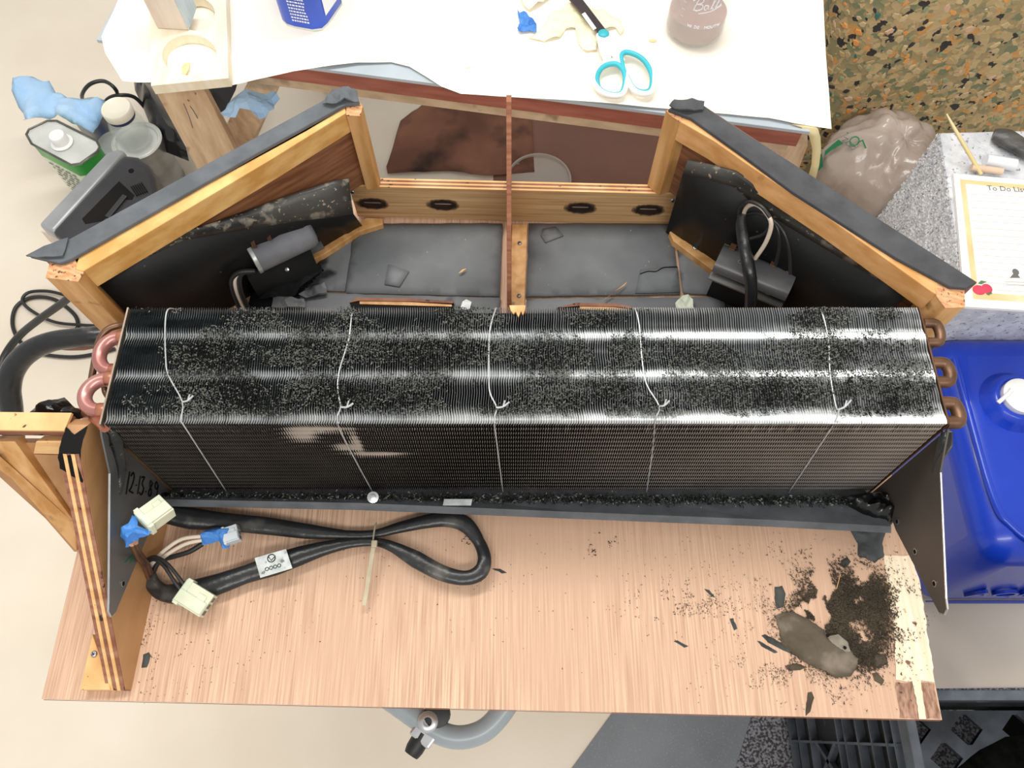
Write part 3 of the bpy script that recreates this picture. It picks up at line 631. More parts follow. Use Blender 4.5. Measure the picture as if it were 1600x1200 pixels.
# copper return bends
def ubend(a, c, out, r, mat_, name='return_bend', ring=True):
    a = Vector(a); c = Vector(c); mid = (a + c) / 2; R_ = (c - a).length / 2; d = (c - a).normalized(); o_ = Vector((out, 0, 0)); s = 1 if out > 0 else -1
    pts = [a, a + Vector((s * .010, 0, 0))] + [mid + Vector((s * .012, 0, 0)) - d * R_ * math.cos(t) + Vector((s * (abs(out) - .012) * math.sin(t), 0, 0)) for t in [math.pi * k / 8 for k in range(1, 8)]] + [c + Vector((s * .010, 0, 0)), c]
    b = MB(); b.tube(pts, r, 14, smooth=3); o = b.build(name, mat_, coil, smooth=True)
    if ring:
        for e in (a, c):
            b = MB(); b.lathe([(r * 1.12, 0), (r * 1.15, .006), (r * 1.15, .014), (r * 1.02, .015)], e, 14, (s, 0, 0)); b.build('braze_sleeve', m_copper, o, smooth=True)
xe = X0 - .002
ubend(hx(205, 527, xe), hx(193, 580, xe), -.033, .0082, m_copperp); ubend(hx(186, 592, xe), hx(174, 642, xe), -.035, .0082, m_copperp)
ubend(hx(198, 556, xe) + Vector((0, .004, -.06)), hx(186, 600, xe) + Vector((0, .004, -.06)), -.028, .0075, m_copperd)
xr = X1 + .002
ubend(hx(1442, 505, xr), hx(1448, 535, xr), .018, .006, m_copperd, ring=False); ubend(hx(1455, 567, xr), hx(1462, 597, xr), .019, .0072, m_copperd, ring=False); ubend(hx(1470, 630, xr), hx(1478, 660, xr), .017, .0078, m_copperd, ring=False)
b = MB(); b.tube([hx(207, 507, xe), hx(190, 508, X0 - .02), hx(168, 515, X0 - .035), hx(154, 535, X0 - .045), hx(147, 570, X0 - .05), hx(140, 610, X0 - .055), hx(134, 640, X0 - .058), hx(134, 652, X0 - .056)], .0042, 10); b.build('capillary_tube', m_copperd, coil, smooth=True)
b = MB(); b.tube([hx(120, 645, X0 - .07), hx(140, 648, X0 - .045), hx(152, 655, X0 - .02), hx(164, 668, X0 + .0)], [.006, .0075, .007, .006], 10); b.build('copper_stub', m_copper, coil, smooth=True)
b = MB(); b.tube([hx(163, 600, X0 - .04), hx(164, 612, X0 - .04), hx(172, 625, X0 - .03)], .0035, 8); b.build('capillary_tube', m_copperd, coil, smooth=True)
# twisted white tie wires
ties = [[(262, 484), (258, 510), (259, 560), (263, 586), (285, 628), (283, 656), (292, 672), (355, 770)],
        [(550, 490), (545, 530), (530, 580), (528, 610), (532, 636), (527, 656), (540, 690), (583, 770)],
        [(774, 484), (765, 520), (764, 590), (766, 615), (776, 637), (772, 656), (776, 690), (786, 770)],
        [(993, 484), (999, 510), (1003, 560), (1010, 600), (1030, 635), (1024, 656), (1020, 700), (1010, 770)],
        [(1283, 486), (1294, 530), (1297, 585), (1306, 635), (1310, 640), (1306, 656), (1285, 690), (1232, 770)]]
kn = [(302, 618), (552, 630), (796, 628), (1046, 626), (1330, 625)]
for i, (t, k) in enumerate(zip(ties, kn)):
    P_ = [at(x, y, CH + .002) for x, y in t[:6]] + [hy(x, y, .300) for x, y in t[6:7]] + [hy(t[7][0], t[7][1], .2915)]
    P_[6] = hy(t[6][0], t[6][1], cy(.2) - .002)
    P_.insert(0, P_[0] + Vector((0, .012, -.02)))
    b = MB(); b.tube(P_, .00085, 6, smooth=4); wo = b.build('tie_wire', m_wire, coil, smooth=True)
    kx, ky = t[4]; b = MB(); m_ = ((kx + k[0]) / 2, (ky + k[1]) / 2 + 3)
    b.tube([at(kx, ky, CH + .003), at(*m_, CH + .005), at(k[0], k[1], CH + .007)], .0012, 6); b.tube([at(m_[0], m_[1], CH + .005), at(m_[0] + 3, m_[1] - 10, CH + .008)], .0009, 6, smooth=1); b.build('wire_twist', m_wire, wo, smooth=True)

# fuzz and grit lying on the coil
patch = [(320, 570, 70, 42), (400, 500, 45, 25), (345, 528, 55, 18), (560, 540, 130, 40), (545, 495, 25, 16), (740, 500, 55, 22), (690, 545, 130, 32), (860, 555, 70, 45), (350, 620, 130, 34), (500, 615, 110, 34), (640, 610, 80, 38), (600, 640, 70, 14),
         (860, 620, 70, 38), (950, 600, 60, 30), (1000, 545, 60, 30), (930, 500, 50, 15), (1160, 612, 150, 36), (1290, 500, 55, 28), (1310, 545, 110, 34), (1220, 600, 200, 36), (1400, 600, 70, 45), (1390, 640, 90, 12), (1100, 560, 80, 24), (800, 640, 60, 12), (1380, 490, 30, 10), (220, 655, 60, 10), (1010, 640, 80, 14), (460, 560, 60, 22)]
def tets(P_, S_, name, mats, parent, off, idx=None, flat=.5):
    n = len(P_); a = rng.random(n) * 6.283; tilt = rng.random(n) * 1.0 - .3
    base = np.array([[1, 0, 0], [-.6, .45, 0], [-.6, -.45, 0], [0, 0, 1]])
    V = np.repeat(base[None], n, 0) * S_[:, None, None]; V[:, :, 1] *= rng.uniform(.35, 1, n)[:, None]; V[:, 3, 2] *= flat
    V[:, 0, 2] += S_ * tilt * .7
    x = V[:, :, 0] * np.cos(a)[:, None] - V[:, :, 1] * np.sin(a)[:, None]; y = V[:, :, 0] * np.sin(a)[:, None] + V[:, :, 1] * np.cos(a)[:, None]
    V[:, :, 0] = x; V[:, :, 1] = y; V += (P_ - off)[:, None, :]
    k = np.arange(n)[:, None, None] * 4; Fc = (np.array([[0, 1, 3], [1, 2, 3], [2, 0, 3], [0, 2, 1]])[None] + k).reshape(-1, 3)
    me = bpy.data.meshes.new(name); me.from_pydata(V.reshape(-1, 3).tolist(), [], Fc.tolist())
    for m in mats: me.materials.append(m)
    if idx is not None: me.polygons.foreach_set('material_index', np.repeat(idx, 4).tolist())
    o = bpy.data.objects.new(name, me); C.objects.link(o)
    if parent: o.parent = parent
    return o
def scatter_fuzz():
    out = []; idx = []
    N_ = 190000; U = rng.uniform(165, 1482, N_); V_ = rng.uniform(480, 664, N_)
    for x, y in zip(U, V_):
        d = 0
        for (a, c, rx, ry) in patch:
            q_ = ((x - a) / rx) ** 2 + ((y - c) / ry) ** 2
            if q_ < 1.7: d = max(d, 1.25 - q_ * .75)
        n1 = noise.noise(Vector((x * .022, y * .03, 1))); n2 = noise.noise(Vector((x * .09, y * .1, 6)))
        pz = d * .9 + n1 * .7 + n2 * .35 - .30
        if y > 650: pz -= .5
        if random.random() < pz * .55 + .015:
            h = min(1, max(0, pz)) * random.random() * .004
            p = at(x, y, CH + .0005 + h)
            if p.x < X0 + .004 or p.x > X1 - .003 or p.y > cy(CH) + YD + .002: continue
            out.append(p); idx.append(1 if random.random() < .42 + .5 * noise.noise(Vector((x * .012, y * .015, 20))) else 0)
    return np.array([tuple(p) for p in out]), np.array(idx)
P_, I_ = scatter_fuzz(); print('fuzz', len(P_))
o = tets(P_, rng.uniform(.0007, .0020, len(P_)), 'foam_crumbs', [m_dustd, m_dustl], None, np.zeros(3), I_, 1.2)
tag(o, 'black and grey decayed foam crumbs littering the top of the finned coil', 'crumbs', kind='stuff')
# crumbs along the tray
pp_ = [];
for _ in range(5000):
    x = random.uniform(262, 1340); y = 776 + random.gauss(0, 4) + (x - 262) * .006; pp_.append(tuple(at(x, y, .03 + random.random() * .012)))
o = tets(np.array(pp_), rng.uniform(.001, .003, len(pp_)), 'tray_crumbs', [m_dustd, m_dustl, m_stain], coil, np.array([0, .36, B]), rng.choice([0, 0, 0, 0, 1], len(pp_)), 1)
tag(o, 'dark crumbs packed along the tray', kind='stuff')

# ================================================================== DIRT ON THE BOARD
pp_ = []; ss = []
def spray(cx, cy_, rx, ry, n, s0, s1, th=.0):
    for _ in range(n):
        x = random.gauss(cx, rx); y = random.gauss(cy_, ry)
        if noise.noise(Vector((x * .03, y * .03, 2))) + .25 * noise.noise(Vector((x * .12, y * .12, 7))) < th: continue
        if y < 832 or y > 1115 or x > 1462 or x < 215: continue
        pp_.append(tuple(at(x, y, .0006 + (0 if n < 3000 else random.random() * .003)))); ss.append(random.uniform(s0, s1))
spray(940, 850, 9, 14, 420, .0008, .002); spray(1320, 960, 42, 36, 14000, .0008, .0028, -.06); spray(1300, 980, 60, 50, 4000, .0006, .0018, 0)
spray(1330, 1015, 28, 18, 5000, .0008, .0026, -.5); spray(1290, 950, 25, 18, 2500, .0008, .0024, -.1); spray(1365, 940, 12, 24, 3200, .0008, .0024, -.3); spray(1070, 940, 45, 15, 500, .0006, .0018); spray(1240, 1050, 60, 25, 900, .0005, .0015)
spray(760, 890, 260, 70, 500, .0005, .0015); spray(300, 1000, 60, 50, 160, .0006, .0016); spray(1180, 900, 130, 60, 700, .0005, .0014); spray(232, 1010, 8, 50, 160, .0006, .0016); spray(740, 848, 8, 10, 60, .001, .0025)
o = tets(np.array(pp_), np.array(ss), 'dirt_grains', [m_dustd, m_sed], None, np.zeros(3), np.array([1 if p[0] > .2 else 0 for p in pp_]), .6)
tag(o, 'fine dark dirt grains sprinkled over the plywood board and heaped near its right corner', 'dirt', kind='stuff')
cake = thing('sediment_cake', 'large flat cake of grey-brown sediment lying on the scattered dirt', 'sediment', at(1275, 1005, 0))
sheet([(1212, 962), (1222, 957), (1240, 956), (1262, 966), (1284, 982), (1296, 992), (1310, 990), (1325, 1002), (1330, 1018), (1343, 1030), (1338, 1045), (1330, 1057), (1305, 1059), (1285, 1048), (1262, 1038), (1240, 1022), (1222, 1008), (1217, 985)], .002, .0035, dome(.010, .010, .0035, 90), ragged=.002).build('cake_slab', m_sed2, cake, smooth=True)
sheet([(1290, 995), (1310, 991), (1324, 1003), (1329, 1018), (1318, 1020), (1300, 1012)], .010, .0035, dome(.004, .006, .002, 90)).build('pale_crust', M('pale_crust', '#7f776a', '#958d80', scale=60, rough=.95, bump=.6), cake, smooth=True)
for c in ((1320, 1012), (1293, 993)): MB().lathe([(.0022, 0), (.0022, .0006)], at(*c, .0158), 8).build('pit', m_ink, cake)
flakes = [([(1211, 917), (1222, 916), (1228, 928), (1224, 948), (1213, 951), (1210, 935)], 'upright dark flake above the sediment cake', m_flake),
          ([(1190, 993), (1196, 991), (1235, 1012), (1245, 1026), (1228, 1018), (1200, 1004)], 'dark twig-like flake jutting from under the left side of the sediment cake', m_flake),
          ([(1183, 1001), (1188, 1002), (1216, 1019), (1210, 1021), (1190, 1010)], 'thin lower twig-like flake left of the sediment cake', m_flake),
          ([(1262, 1082), (1268, 1081), (1272, 1090), (1266, 1112), (1259, 1119), (1259, 1104)], 'narrow brown seed-shaped flake near the board\'s front edge', m_sed),
          ([(1226, 1040), (1245, 1036), (1262, 1042), (1250, 1047), (1232, 1048)], 'flat brown crumb just below the sediment cake', m_sed),
          ([(1362, 1052), (1370, 1050), (1382, 1062), (1378, 1070), (1366, 1064)], 'small brown flake at the lower right of the dirt heap', m_sed),
          ([(1366, 1020), (1384, 1022), (1388, 1036), (1372, 1046), (1362, 1036)], 'squarish brown clod at the right end of the dirt heap', m_sed),
          ([(1314, 876), (1324, 870), (1330, 878), (1322, 888), (1314, 885)], 'small round grey flake left of the big black foam scrap', m_flake),
          ([(1100, 920), (1108, 922), (1118, 934), (1112, 932)], 'slim dark flake at the middle right of the board', m_flake),
          ([(1140, 967), (1146, 966), (1152, 982), (1147, 985)], 'small dark flake alone left of the dirt heap', m_flake),
          ([(1052, 1002), (1058, 1000), (1076, 1010), (1070, 1012)], 'thin dark sliver near the board\'s front middle', m_flake),
          ([(224, 1023), (232, 1019), (236, 1024), (230, 1042), (221, 1044)], 'grey flake beside the foot of the plywood gusset', m_flake),
          ([(768, 888), (782, 889), (792, 895), (784, 896)], 'small dark flake right of the harness loop', m_flake)]
for px, lb, mm in flakes: tag(sheet(px, .0004, .004, dome(.003, .004, .001, 200), ragged=.001).build('dirt_flake', mm, smooth=True), lb, 'flake', 'loose flakes on the plywood board')
tag(sheet([(1326, 824), (1385, 826), (1378, 850), (1382, 868), (1366, 880), (1352, 872), (1340, 868), (1340, 850), (1334, 838)], .0005, .004, dome(.004, .006, .003, 90), ragged=.002).build('foam_scrap', M('scrap_dark', '#33373a', '#4a4e50', scale=30, rough=.6, bump=.6, bscale=80), smooth=True), 'torn black foam scrap hanging below the right end of the drip tray', 'scrap')
b = MB(); b.bar(at(1307, 920, .003), at(1313, 898, .006), .0007, .0007); tag(b.build('wood_splinter', m_splint), 'tiny pale splinter standing in the dirt heap', 'splinter')
b = MB(); b.add([at(940, 471, .012), at(946, 467, .014), at(980, 440, .012), at(976, 446, .012), at(960, 456, .016)], [(0, 1, 4), (1, 2, 4), (2, 3, 4), (3, 0, 4)]); tag(b.build('wood_splinter', m_splint), 'large orange wood splinter on the right lining panel', 'splinter')
b = MB(); b.add([at(716, 427, .010), at(722, 421, .011), at(729, 419, .010), at(722, 425, .012)], [(0, 1, 3), (1, 2, 3), (0, 3, 2)]); tag(b.build('wood_splinter', m_splint), 'small wood splinter on the left lining panel', 'splinter')
tag(sheet([(723, 472), (729, 469), (737, 473), (734, 484), (719, 484)], .012, .005, crumple(.003, 90, 1)).build('plastic_scrap', m_scrapw, solid=.0015), 'small white plastic scrap just behind the coil, left of the divider', 'scrap')
tag(sheet([(1055, 474), (1066, 463), (1075, 461), (1082, 470), (1083, 484), (1056, 484)], .012, .005, crumple(.005, 60, 5)).build('plastic_scrap', m_scrap, solid=.0015), 'pale green crumpled scrap behind the coil, right of the divider', 'scrap')
# ================================================================== WIRE HARNESS on the board
har = thing('wire_harness', 'looped black vinyl-sleeved wire harness with pale connectors and blue tape, lying on the plywood', 'wire harness', at(585, 840, 0))
sl = [(262, 804, 15), (300, 810, 17), (350, 815, 17), (420, 822, 15), (480, 830, 12), (540, 835, 8), (585, 834, 7), (625, 824, 9), (665, 815, 13), (700, 811, 14), (728, 820, 13), (748, 846, 11), (757, 872, 11), (750, 894, 12), (726, 903, 13), (690, 895, 13), (650, 874, 13), (615, 855, 10), (588, 847, 7), (550, 848, 8), (510, 856, 13), (470, 868, 16), (430, 882, 17), (385, 897, 17), (330, 916, 18), (285, 926, 17), (256, 926, 15), (240, 914, 12), (234, 900, 10)]
b = MB(); zz = [.03 - .016 * min(1, i / 3) for i in range(len(sl))]
b.tube([at(x, y, zz[i] + (.006 if 11 < i < 18 else 0)) for i, (x, y, r) in enumerate(sl)], [r * .00079 * (1 + .10 * math.sin(i * 2.1)) for i, (x, y, r) in enumerate(sl)], 14, flat=.55, smooth=5)
b.build('vinyl_sleeve', m_sleeve, har, smooth=True)
b = MB(); b.pts([at(398, 872, .028), at(447, 858, .028), at(457, 888, .028), at(407, 903, .028)], (0, 0, .0006)); lb = b.build('metallic_label', m_lab, har)
c = at(424, 872, .0292); b = MB(); b.tube([c + Vector((.005 * math.cos(a), .005 * math.sin(a), 0)) for a in [k * math.pi / 5 for k in range(10)]], .0006, 5, closed=True, smooth=1); b.tube([c + Vector((-.004, .002, 0)), c + Vector((0, -.003, 0)), c + Vector((.004, .002, 0))], .0005, 5, smooth=1); b.build('label_mark', m_ink, lb)
c = at(417, 889, .0292); b = MB()
for k in range(4): b.tube([c + Vector((k * .005 + .0022 * math.cos(a), k * .0015 + .0022 * math.sin(a), 0)) for a in [q * math.pi / 4 for q in range(8)]], .0004, 5, closed=True, smooth=1)
b.build('label_mark', m_ink, lb)
zt_ = MB(); c = at(587, 840, .014); zt_.tube([c + Vector((.0, .018, .002)), c + Vector((.0, .012, .010)), c + Vector((-.0008, 0, .011)), c + Vector((-.001, -.012, .010)), c + Vector((-.001, -.019, .002))], .0028, 8, flat=.35, up=(1, 0, 0)); zt_.build('cable_tie_band', m_ziptie, har)
b = MB(); b.box(at(585, 850, .026), (.0075, .009, .006)); b.build('cable_tie_head', m_ziptie, har, bevel=.001)
b = MB(); b.bar(at(584, 852, .026), at(569, 946, .012), .0052, .0012); b.build('cable_tie_tail', m_ziptie, har)
def connector(pa, za, pb, zb_, wid, hgt, mm, name='connector', open_end=True):
    a = at(*pa, za); c = at(*pb, zb_); x = (c - a).normalized(); y = Vector((0, 0, 1)).cross(x).normalized(); z = x.cross(y); L_ = (c - a).length
    M3 = Matrix((x, y, z)).transposed()
    b = MB(); b.box(a + x * L_ * .5, (L_, wid, hgt), M3); b.box(a + x * L_ * .5 + z * hgt * .55 - y * wid * .18, (L_ * .96, wid * .5, hgt * .18), M3); b.box(a + x * L_ * .12, (L_ * .18, wid * 1.14, hgt * 1.12), M3)
    o = b.build(name, mm, har, bevel=.0008)
    b = MB()
    for k in range(3): b.box(c + y * wid * (.3 * (k - 1)) + x * .0001, (.0006, wid * .2, hgt * .55), M3)
    b.build('socket_opening', m_grey, o)
    b = MB(); b.box(a + x * L_ * .72 + y * wid * .12 + z * hgt * .52, (L_ * .28, wid * .35, hgt * .14), M3); b.build('latch', mm, o, bevel=.0005)
    return x, y, z
connector((222, 818), .128, (262, 789), .118, .028, .018, m_nylon)
connector((284, 922), .030, (326, 948), .026, .030, .017, m_nylon)
connector((350, 840), .040, (374, 832), .040, .021, .014, m_nylong)
sheet([(188, 826), (200, 816), (208, 806), (214, 808), (216, 822), (236, 830), (232, 836), (216, 840), (214, 850), (197, 856), (194, 844), (188, 838)], .128, .004, lambda p, d: .010 * min(1, d / .006) + .005 * nz3(p, 120)).build('blue_tape_wrap', m_tapeb, har, smooth=False)
sheet([(310, 836), (322, 828), (345, 824), (366, 820), (372, 826), (362, 838), (358, 856), (348, 858), (343, 846), (316, 852)], .038, .004, lambda p, d: .012 * min(1, d / .006) + .003 * nz3(p, 120)).build('blue_tape_wrap', m_tapeb, har)
for pts, m_, r in (([(314, 838, .044), (285, 842, .046), (262, 856, .040), (245, 872, .028), (232, 890, .018), (230, 908, .012)], m_white, .0026),
                ([(316, 844, .040), (290, 850, .042), (262, 866, .035), (240, 885, .02), (233, 900, .012)], m_white, .0026),
                ([(316, 850, .036), (296, 862, .034), (270, 870, .030), (250, 876, .026), (238, 895, .016)], m_cable, .0034),
                ([(206, 850, .13), (214, 868, .09), (224, 882, .05), (230, 896, .025), (234, 910, .012)], m_copperd, .0034),
                ([(212, 848, .13), (220, 866, .08), (230, 880, .045), (236, 896, .022)], m_copperd, .0030),
                ([(286, 926, .03), (272, 908, .036), (256, 884, .042), (240, 874, .04), (226, 882, .03), (222, 892, .02)], m_cable, .0024),
                ([(292, 920, .032), (276, 898, .04), (258, 878, .045), (240, 870, .042), (228, 876, .034)], m_cable, .0024)):
    MB().tube([at(*p) for p in pts], r, 8).build('wire', m_, har, smooth=True)

# ================================================================== COMPONENTS INSIDE THE HOUSING
m_can2 = M('matte_grey_can', '#6f7177', '#82848a', scale=20, rough=.6)
m_cov = M('glossy_grey_cover', '#4b4b4d', '#5d5d5f', scale=8, rough=.3)
mo = thing('resistor_unit', 'dark grey cylindrical component with brown terminals on a metal bracket, against the left side liner', 'electrical part', at(440, 400, .04))
a = at(396, 404, .085); c = at(490, 360, .085); ax = (c - a).normalized()
def canister(par, a, c, r, mm, end):
    ax = (c - a).normalized(); L_ = (c - a).length
    b = MB(); b.lathe([(r * .9, 0), (r, .002), (r, L_ - .008), (r * .85, L_ - .002), (r * .5, L_)], a, 28, ax); o = b.build('canister', mm, par, smooth=True)
    b = MB(); b.lathe([(r * 1.0, -.002), (r * 1.06, -.001), (r * 1.05, .004), (r * .98, .005)], a, 28, ax); b.build('end_rim', end, o, smooth=True)
    return o
canister(mo, a, c, .0225, m_can2, m_lab)
sd = ax.cross(Vector((0, 0, 1))).normalized()
b = MB(); q0 = at(388, 428, .04); q1 = at(500, 375, .04); b.bar(q0, q1, .03, .0015, (0, -.3, 1)); b.build('bracket', m_steel, mo)
b = MB(); b.bar(at(425, 418, .052), at(480, 398, .052), .010, .0012, (0, -.5, 1)); b.build('bracket_tab', m_lab, mo)
b = MB(); b.bar(at(392, 440, .03), at(490, 402, .03), .03, .05); b.build('mounting_block', m_feltdk, mo)
fl_, nl_ = onwall((112, 408), (552, 166), 1)
def lz(px, dz): return at(px[0], px[1], dz)
for (x0, y0, x1, y1) in ((398, 388, 391, 366), (422, 376, 415, 357), (450, 360, 444, 343)):
    b = MB(); b.bar(at(x0, y0, .112), at(x1, y1, .128), .006, .002, (0, -1, .5)); b.build('terminal', m_copperd, mo)
b = MB(); b.tube([at(391, 370, .128), at(392, 358, .132), at(402, 351, .136), at(412, 351, .136), at(415, 360, .13)], .0028, 8); b.build('jumper_wire', m_cable, mo, smooth=True)
b = MB(); b.tube([at(444, 345, .128), at(443, 338, .134), at(441, 330, .14)], .0025, 8); b.build('jumper_wire', m_cable, mo, smooth=True)
MB().lathe([(.003, 0), (.003, .002), (0, .003)], at(449, 421, .056), 10, (0, -.6, .8)).build('screw_head', m_bare, mo, smooth=True)
for dx, m_, r in ((0, m_cable, .0035), (5, m_white, .0026), (12, m_cable, .003)):
    MB().tube([at(396 + dx * .2, 424, .085), at(374 + dx * .5, 426, .085), at(362 + dx, 438, .075), at(366 + dx, 460, .055), at(380 + dx, 490, .03)], r * 1.25, 8).build('lead_wire', m_, mo, smooth=True)

mr = thing('switch_box', 'glossy black sleeve-shaped electrical part with looping wires, against the right side liner', 'electrical part', at(1180, 420, .05))
a = at(1122, 402, .085); c = at(1236, 448, .085); ax = (c - a).normalized(); nn = Vector((-ax.y, ax.x, 0))
b = MB(); sec = []
n = 14; vs = []
for e_, q in ((0, a), (1, c)):
    for k in range(n):
        t = math.pi * (k / (n - 1)) ; vs.append(q + nn * (.024 * math.cos(t)) + Vector((0, 0, .017 * math.sin(t) - .004)))
b.add(vs, [(k, k + 1, k + 1 + n, k + n) for k in range(n - 1)] + [tuple(range(n)), tuple(range(2 * n - 1, n - 1, -1)), (0, n, 2 * n - 1, n - 1)]); cs = b.build('cover', m_cov, mr, smooth=True)
b = MB(); b.bar(a + nn * .024 + Vector((0, 0, -.002)), c + nn * .024 + Vector((0, 0, -.002)), .006, .004); b.build('cover_flange', m_lip, mr)
b = MB(); b.bar(a - nn * .026 + Vector((0, 0, -.012)), c - nn * .026 + Vector((0, 0, -.012)), .012, .003); b.build('cover_flange', m_steel, mr)
for t in (.12, .68, .9):
    p = a.lerp(c, t) + nn * .018; b = MB(); b.box(p + Vector((0, 0, .008)), (.009, .012, .008), Matrix.Rotation(math.atan2(ax.y, ax.x), 3, 'Z')); b.build('rusty_clip', m_copperd, mr, bevel=.001)
lo_ = a.lerp(c, .28) - nn * .004 + Vector((0, 0, .0145))
for k in range(2):
    q = lo_ + ax * .007 * k; MB().tube([q + Vector((.0028 * math.cos(t), .0028 * math.sin(t), 0)) for t in [j * math.pi / 4 for j in range(8)]], .00035, 5, closed=True, smooth=1).build('printed_ring', m_lab, cs)
b = MB(); b.bar(at(1118, 428, .03), at(1225, 470, .03), .05, .05); b.build('mounting_block', m_feltdk, mr)
b = MB(); b.bar(at(1190, 452, .06), at(1205, 456, .06), .012, .0015); b.build('bracket_tab', m_lab, mr)
fr, nr_ = onwall((1486, 446), (1062, 176), -1)
MB().tube([fr(*q) for q in (((1160, 336), .03), ((1158, 352), .035), ((1163, 385), .045), ((1170, 420), .065))] + [at(1174, 450, .11), at(1172, 490, .08)], [.005, .0075, .0085, .0088, .0085, .008], 12).build('black_sleeve', m_sleeve, mr, smooth=True)
for pts, m_, r in (([(1155, 340), (1156, 325), (1170, 315), (1190, 323), (1203, 340)], m_cable, .0024), ([(1160, 342), (1166, 325), (1180, 319), (1195, 330), (1205, 350), (1197, 378), (1180, 404)], m_white, .0030),
                ([(1163, 338), (1180, 333), (1200, 340), (1203, 352), (1192, 366), (1172, 373)], m_cable, .0022), ([(1206, 342), (1216, 360), (1218, 385), (1212, 414)], m_cable, .0026), ([(1208, 344), (1224, 362), (1233, 392), (1235, 428)], m_cable, .0024)):
    n = len(pts); MB().tube([fr(p, .022 + .02 * k / n) for k, p in enumerate(pts)], r, 8).build('lead_wire', m_, mr, smooth=True)

# ================================================================== LEFT: hose and cables
b = MB(); b.tube([at(195, 520, .05), at(160, 524, .06), at(120, 528, .06), at(80, 534, .055), at(45, 550, .04), at(22, 575, .02), at(14, 605, 0), at(18, 640, -.03), at(22, 690, -.08)], [.014, .0145, .014, .0145, .0155, .016, .016, .0155, .015], 16, smooth=6)
ho = b.build('insulated_hose', m_sleeve, smooth=True); tag(ho, 'thick black insulated hose curving out from behind the left end of the coil', 'hose')
MB().tube([at(66, 540, .045), at(84, 536, .05), at(100, 541, .045), at(130, 540, .05), at(155, 538, .05)], [.004, .008, .006, .007, .004], 8).build('exposed_pipe', m_redbrown, ho, smooth=True)
b = MB(); b.tube([at(x, y, FL + .006) for x, y in ((180, 545), (150, 553), (110, 558), (60, 552), (35, 538), (20, 510), (25, 480), (50, 465), (85, 468), (115, 490), (122, 508), (118, 516))], .0048, 8, smooth=6)
tag(b.build('power_cable', m_cable, smooth=True), 'thin black cable looping widest on the floor left of the housing', 'cable')
b = MB(); b.tube([at(x, y, FL + .012) for x, y in ((190, 510), (130, 508), (85, 503), (50, 486), (35, 470), (45, 457), (75, 455), (105, 462))], .004, 8, smooth=6)
tag(b.build('power_cable', m_cable, smooth=True), 'thinner inner cable loop on the floor beside the left corner post', 'cable')
b = MB(); b.tube([at(x, y, z) for x, y, z in ((120, 455, -.45), (95, 475, -.5), (60, 500, -.56), (30, 525, -.62), (8, 555, FL + .01), (-10, 600, FL + .01))], .009, 10, smooth=6)
tag(b.build('thick_cable', m_cable, smooth=True), 'thicker black cable running diagonally past the left corner post to the floor', 'cable')

# ================================================================== WORK TABLE and what lies on it
TZ = .06
tab = thing('work_table', 'laminate work table with red-brown apron under kraft paper, behind the housing', 'table', at(700, 60, FL))
p0 = at(150, 62, TZ); p1 = at(1266, 206, TZ); e = (p1 - p0).normalized(); nn = Vector((-e.y, e.x, 0)); Lt_ = (p1 - p0).length
def tp(u, v, z=TZ): q = p0 + e * u + nn * v; return Vector((q.x, q.y, z + B))
b = MB(); b.pts([tp(0, 0), tp(Lt_, 0), tp(Lt_, .72), tp(0, .72)], (0, 0, -.007)); b.build('table_top', m_lam, tab, bevel=.001)
b = MB(); b.pts([tp(.18, .003, TZ - .007), tp(Lt_ - .01, .003, TZ - .007), tp(Lt_ - .01, .05, TZ - .007), tp(.18, .05, TZ - .007)], (0, 0, -.032)); b.build('apron', m_apron, tab)
b = MB(); b.pts([tp(.16, .010, TZ - .039), tp(Lt_ - .02, .010, TZ - .039), tp(Lt_ - .02, .055, TZ - .039), tp(.16, .055, TZ - .039)], (0, 0, -.025)); b.build('lower_rail', m_pale, tab)
def hull_px(name, mm, top, zt1, bot, zb1, bev_=.002, par=tab):
    b = MB(); b.hull2([at(x, y, zt1) for x, y in top], [at(x, y, zb1) for x, y in bot]); return b.build(name, mm, par, bevel=bev_)
lg = hull_px('leg', m_lumber, [(240, 138), (314, 128), (312, 112), (238, 120)], -.0, [(420, 470), (480, 460), (482, 430), (422, 440)], FL)
hull_px('leg', m_lumber, [(390, 126), (440, 128), (446, 112), (396, 110)], .0, [(300, 300), (345, 320), (372, 285), (330, 270)], FL + .05)
hull_px('leg', m_lumber, [(1215, 225), (1262, 228), (1262, 205), (1215, 205)], .0, [(1128, 470), (1165, 480), (1180, 450), (1140, 440)], FL)
for u in (.08, Lt_ - .08):
    q = tp(u, .66); b = MB(); b.box((q.x, q.y, (TZ + B - .007) / 2), (.05, .05, TZ + B - .010)); b.build('leg', m_lumber, tab, bevel=.002)
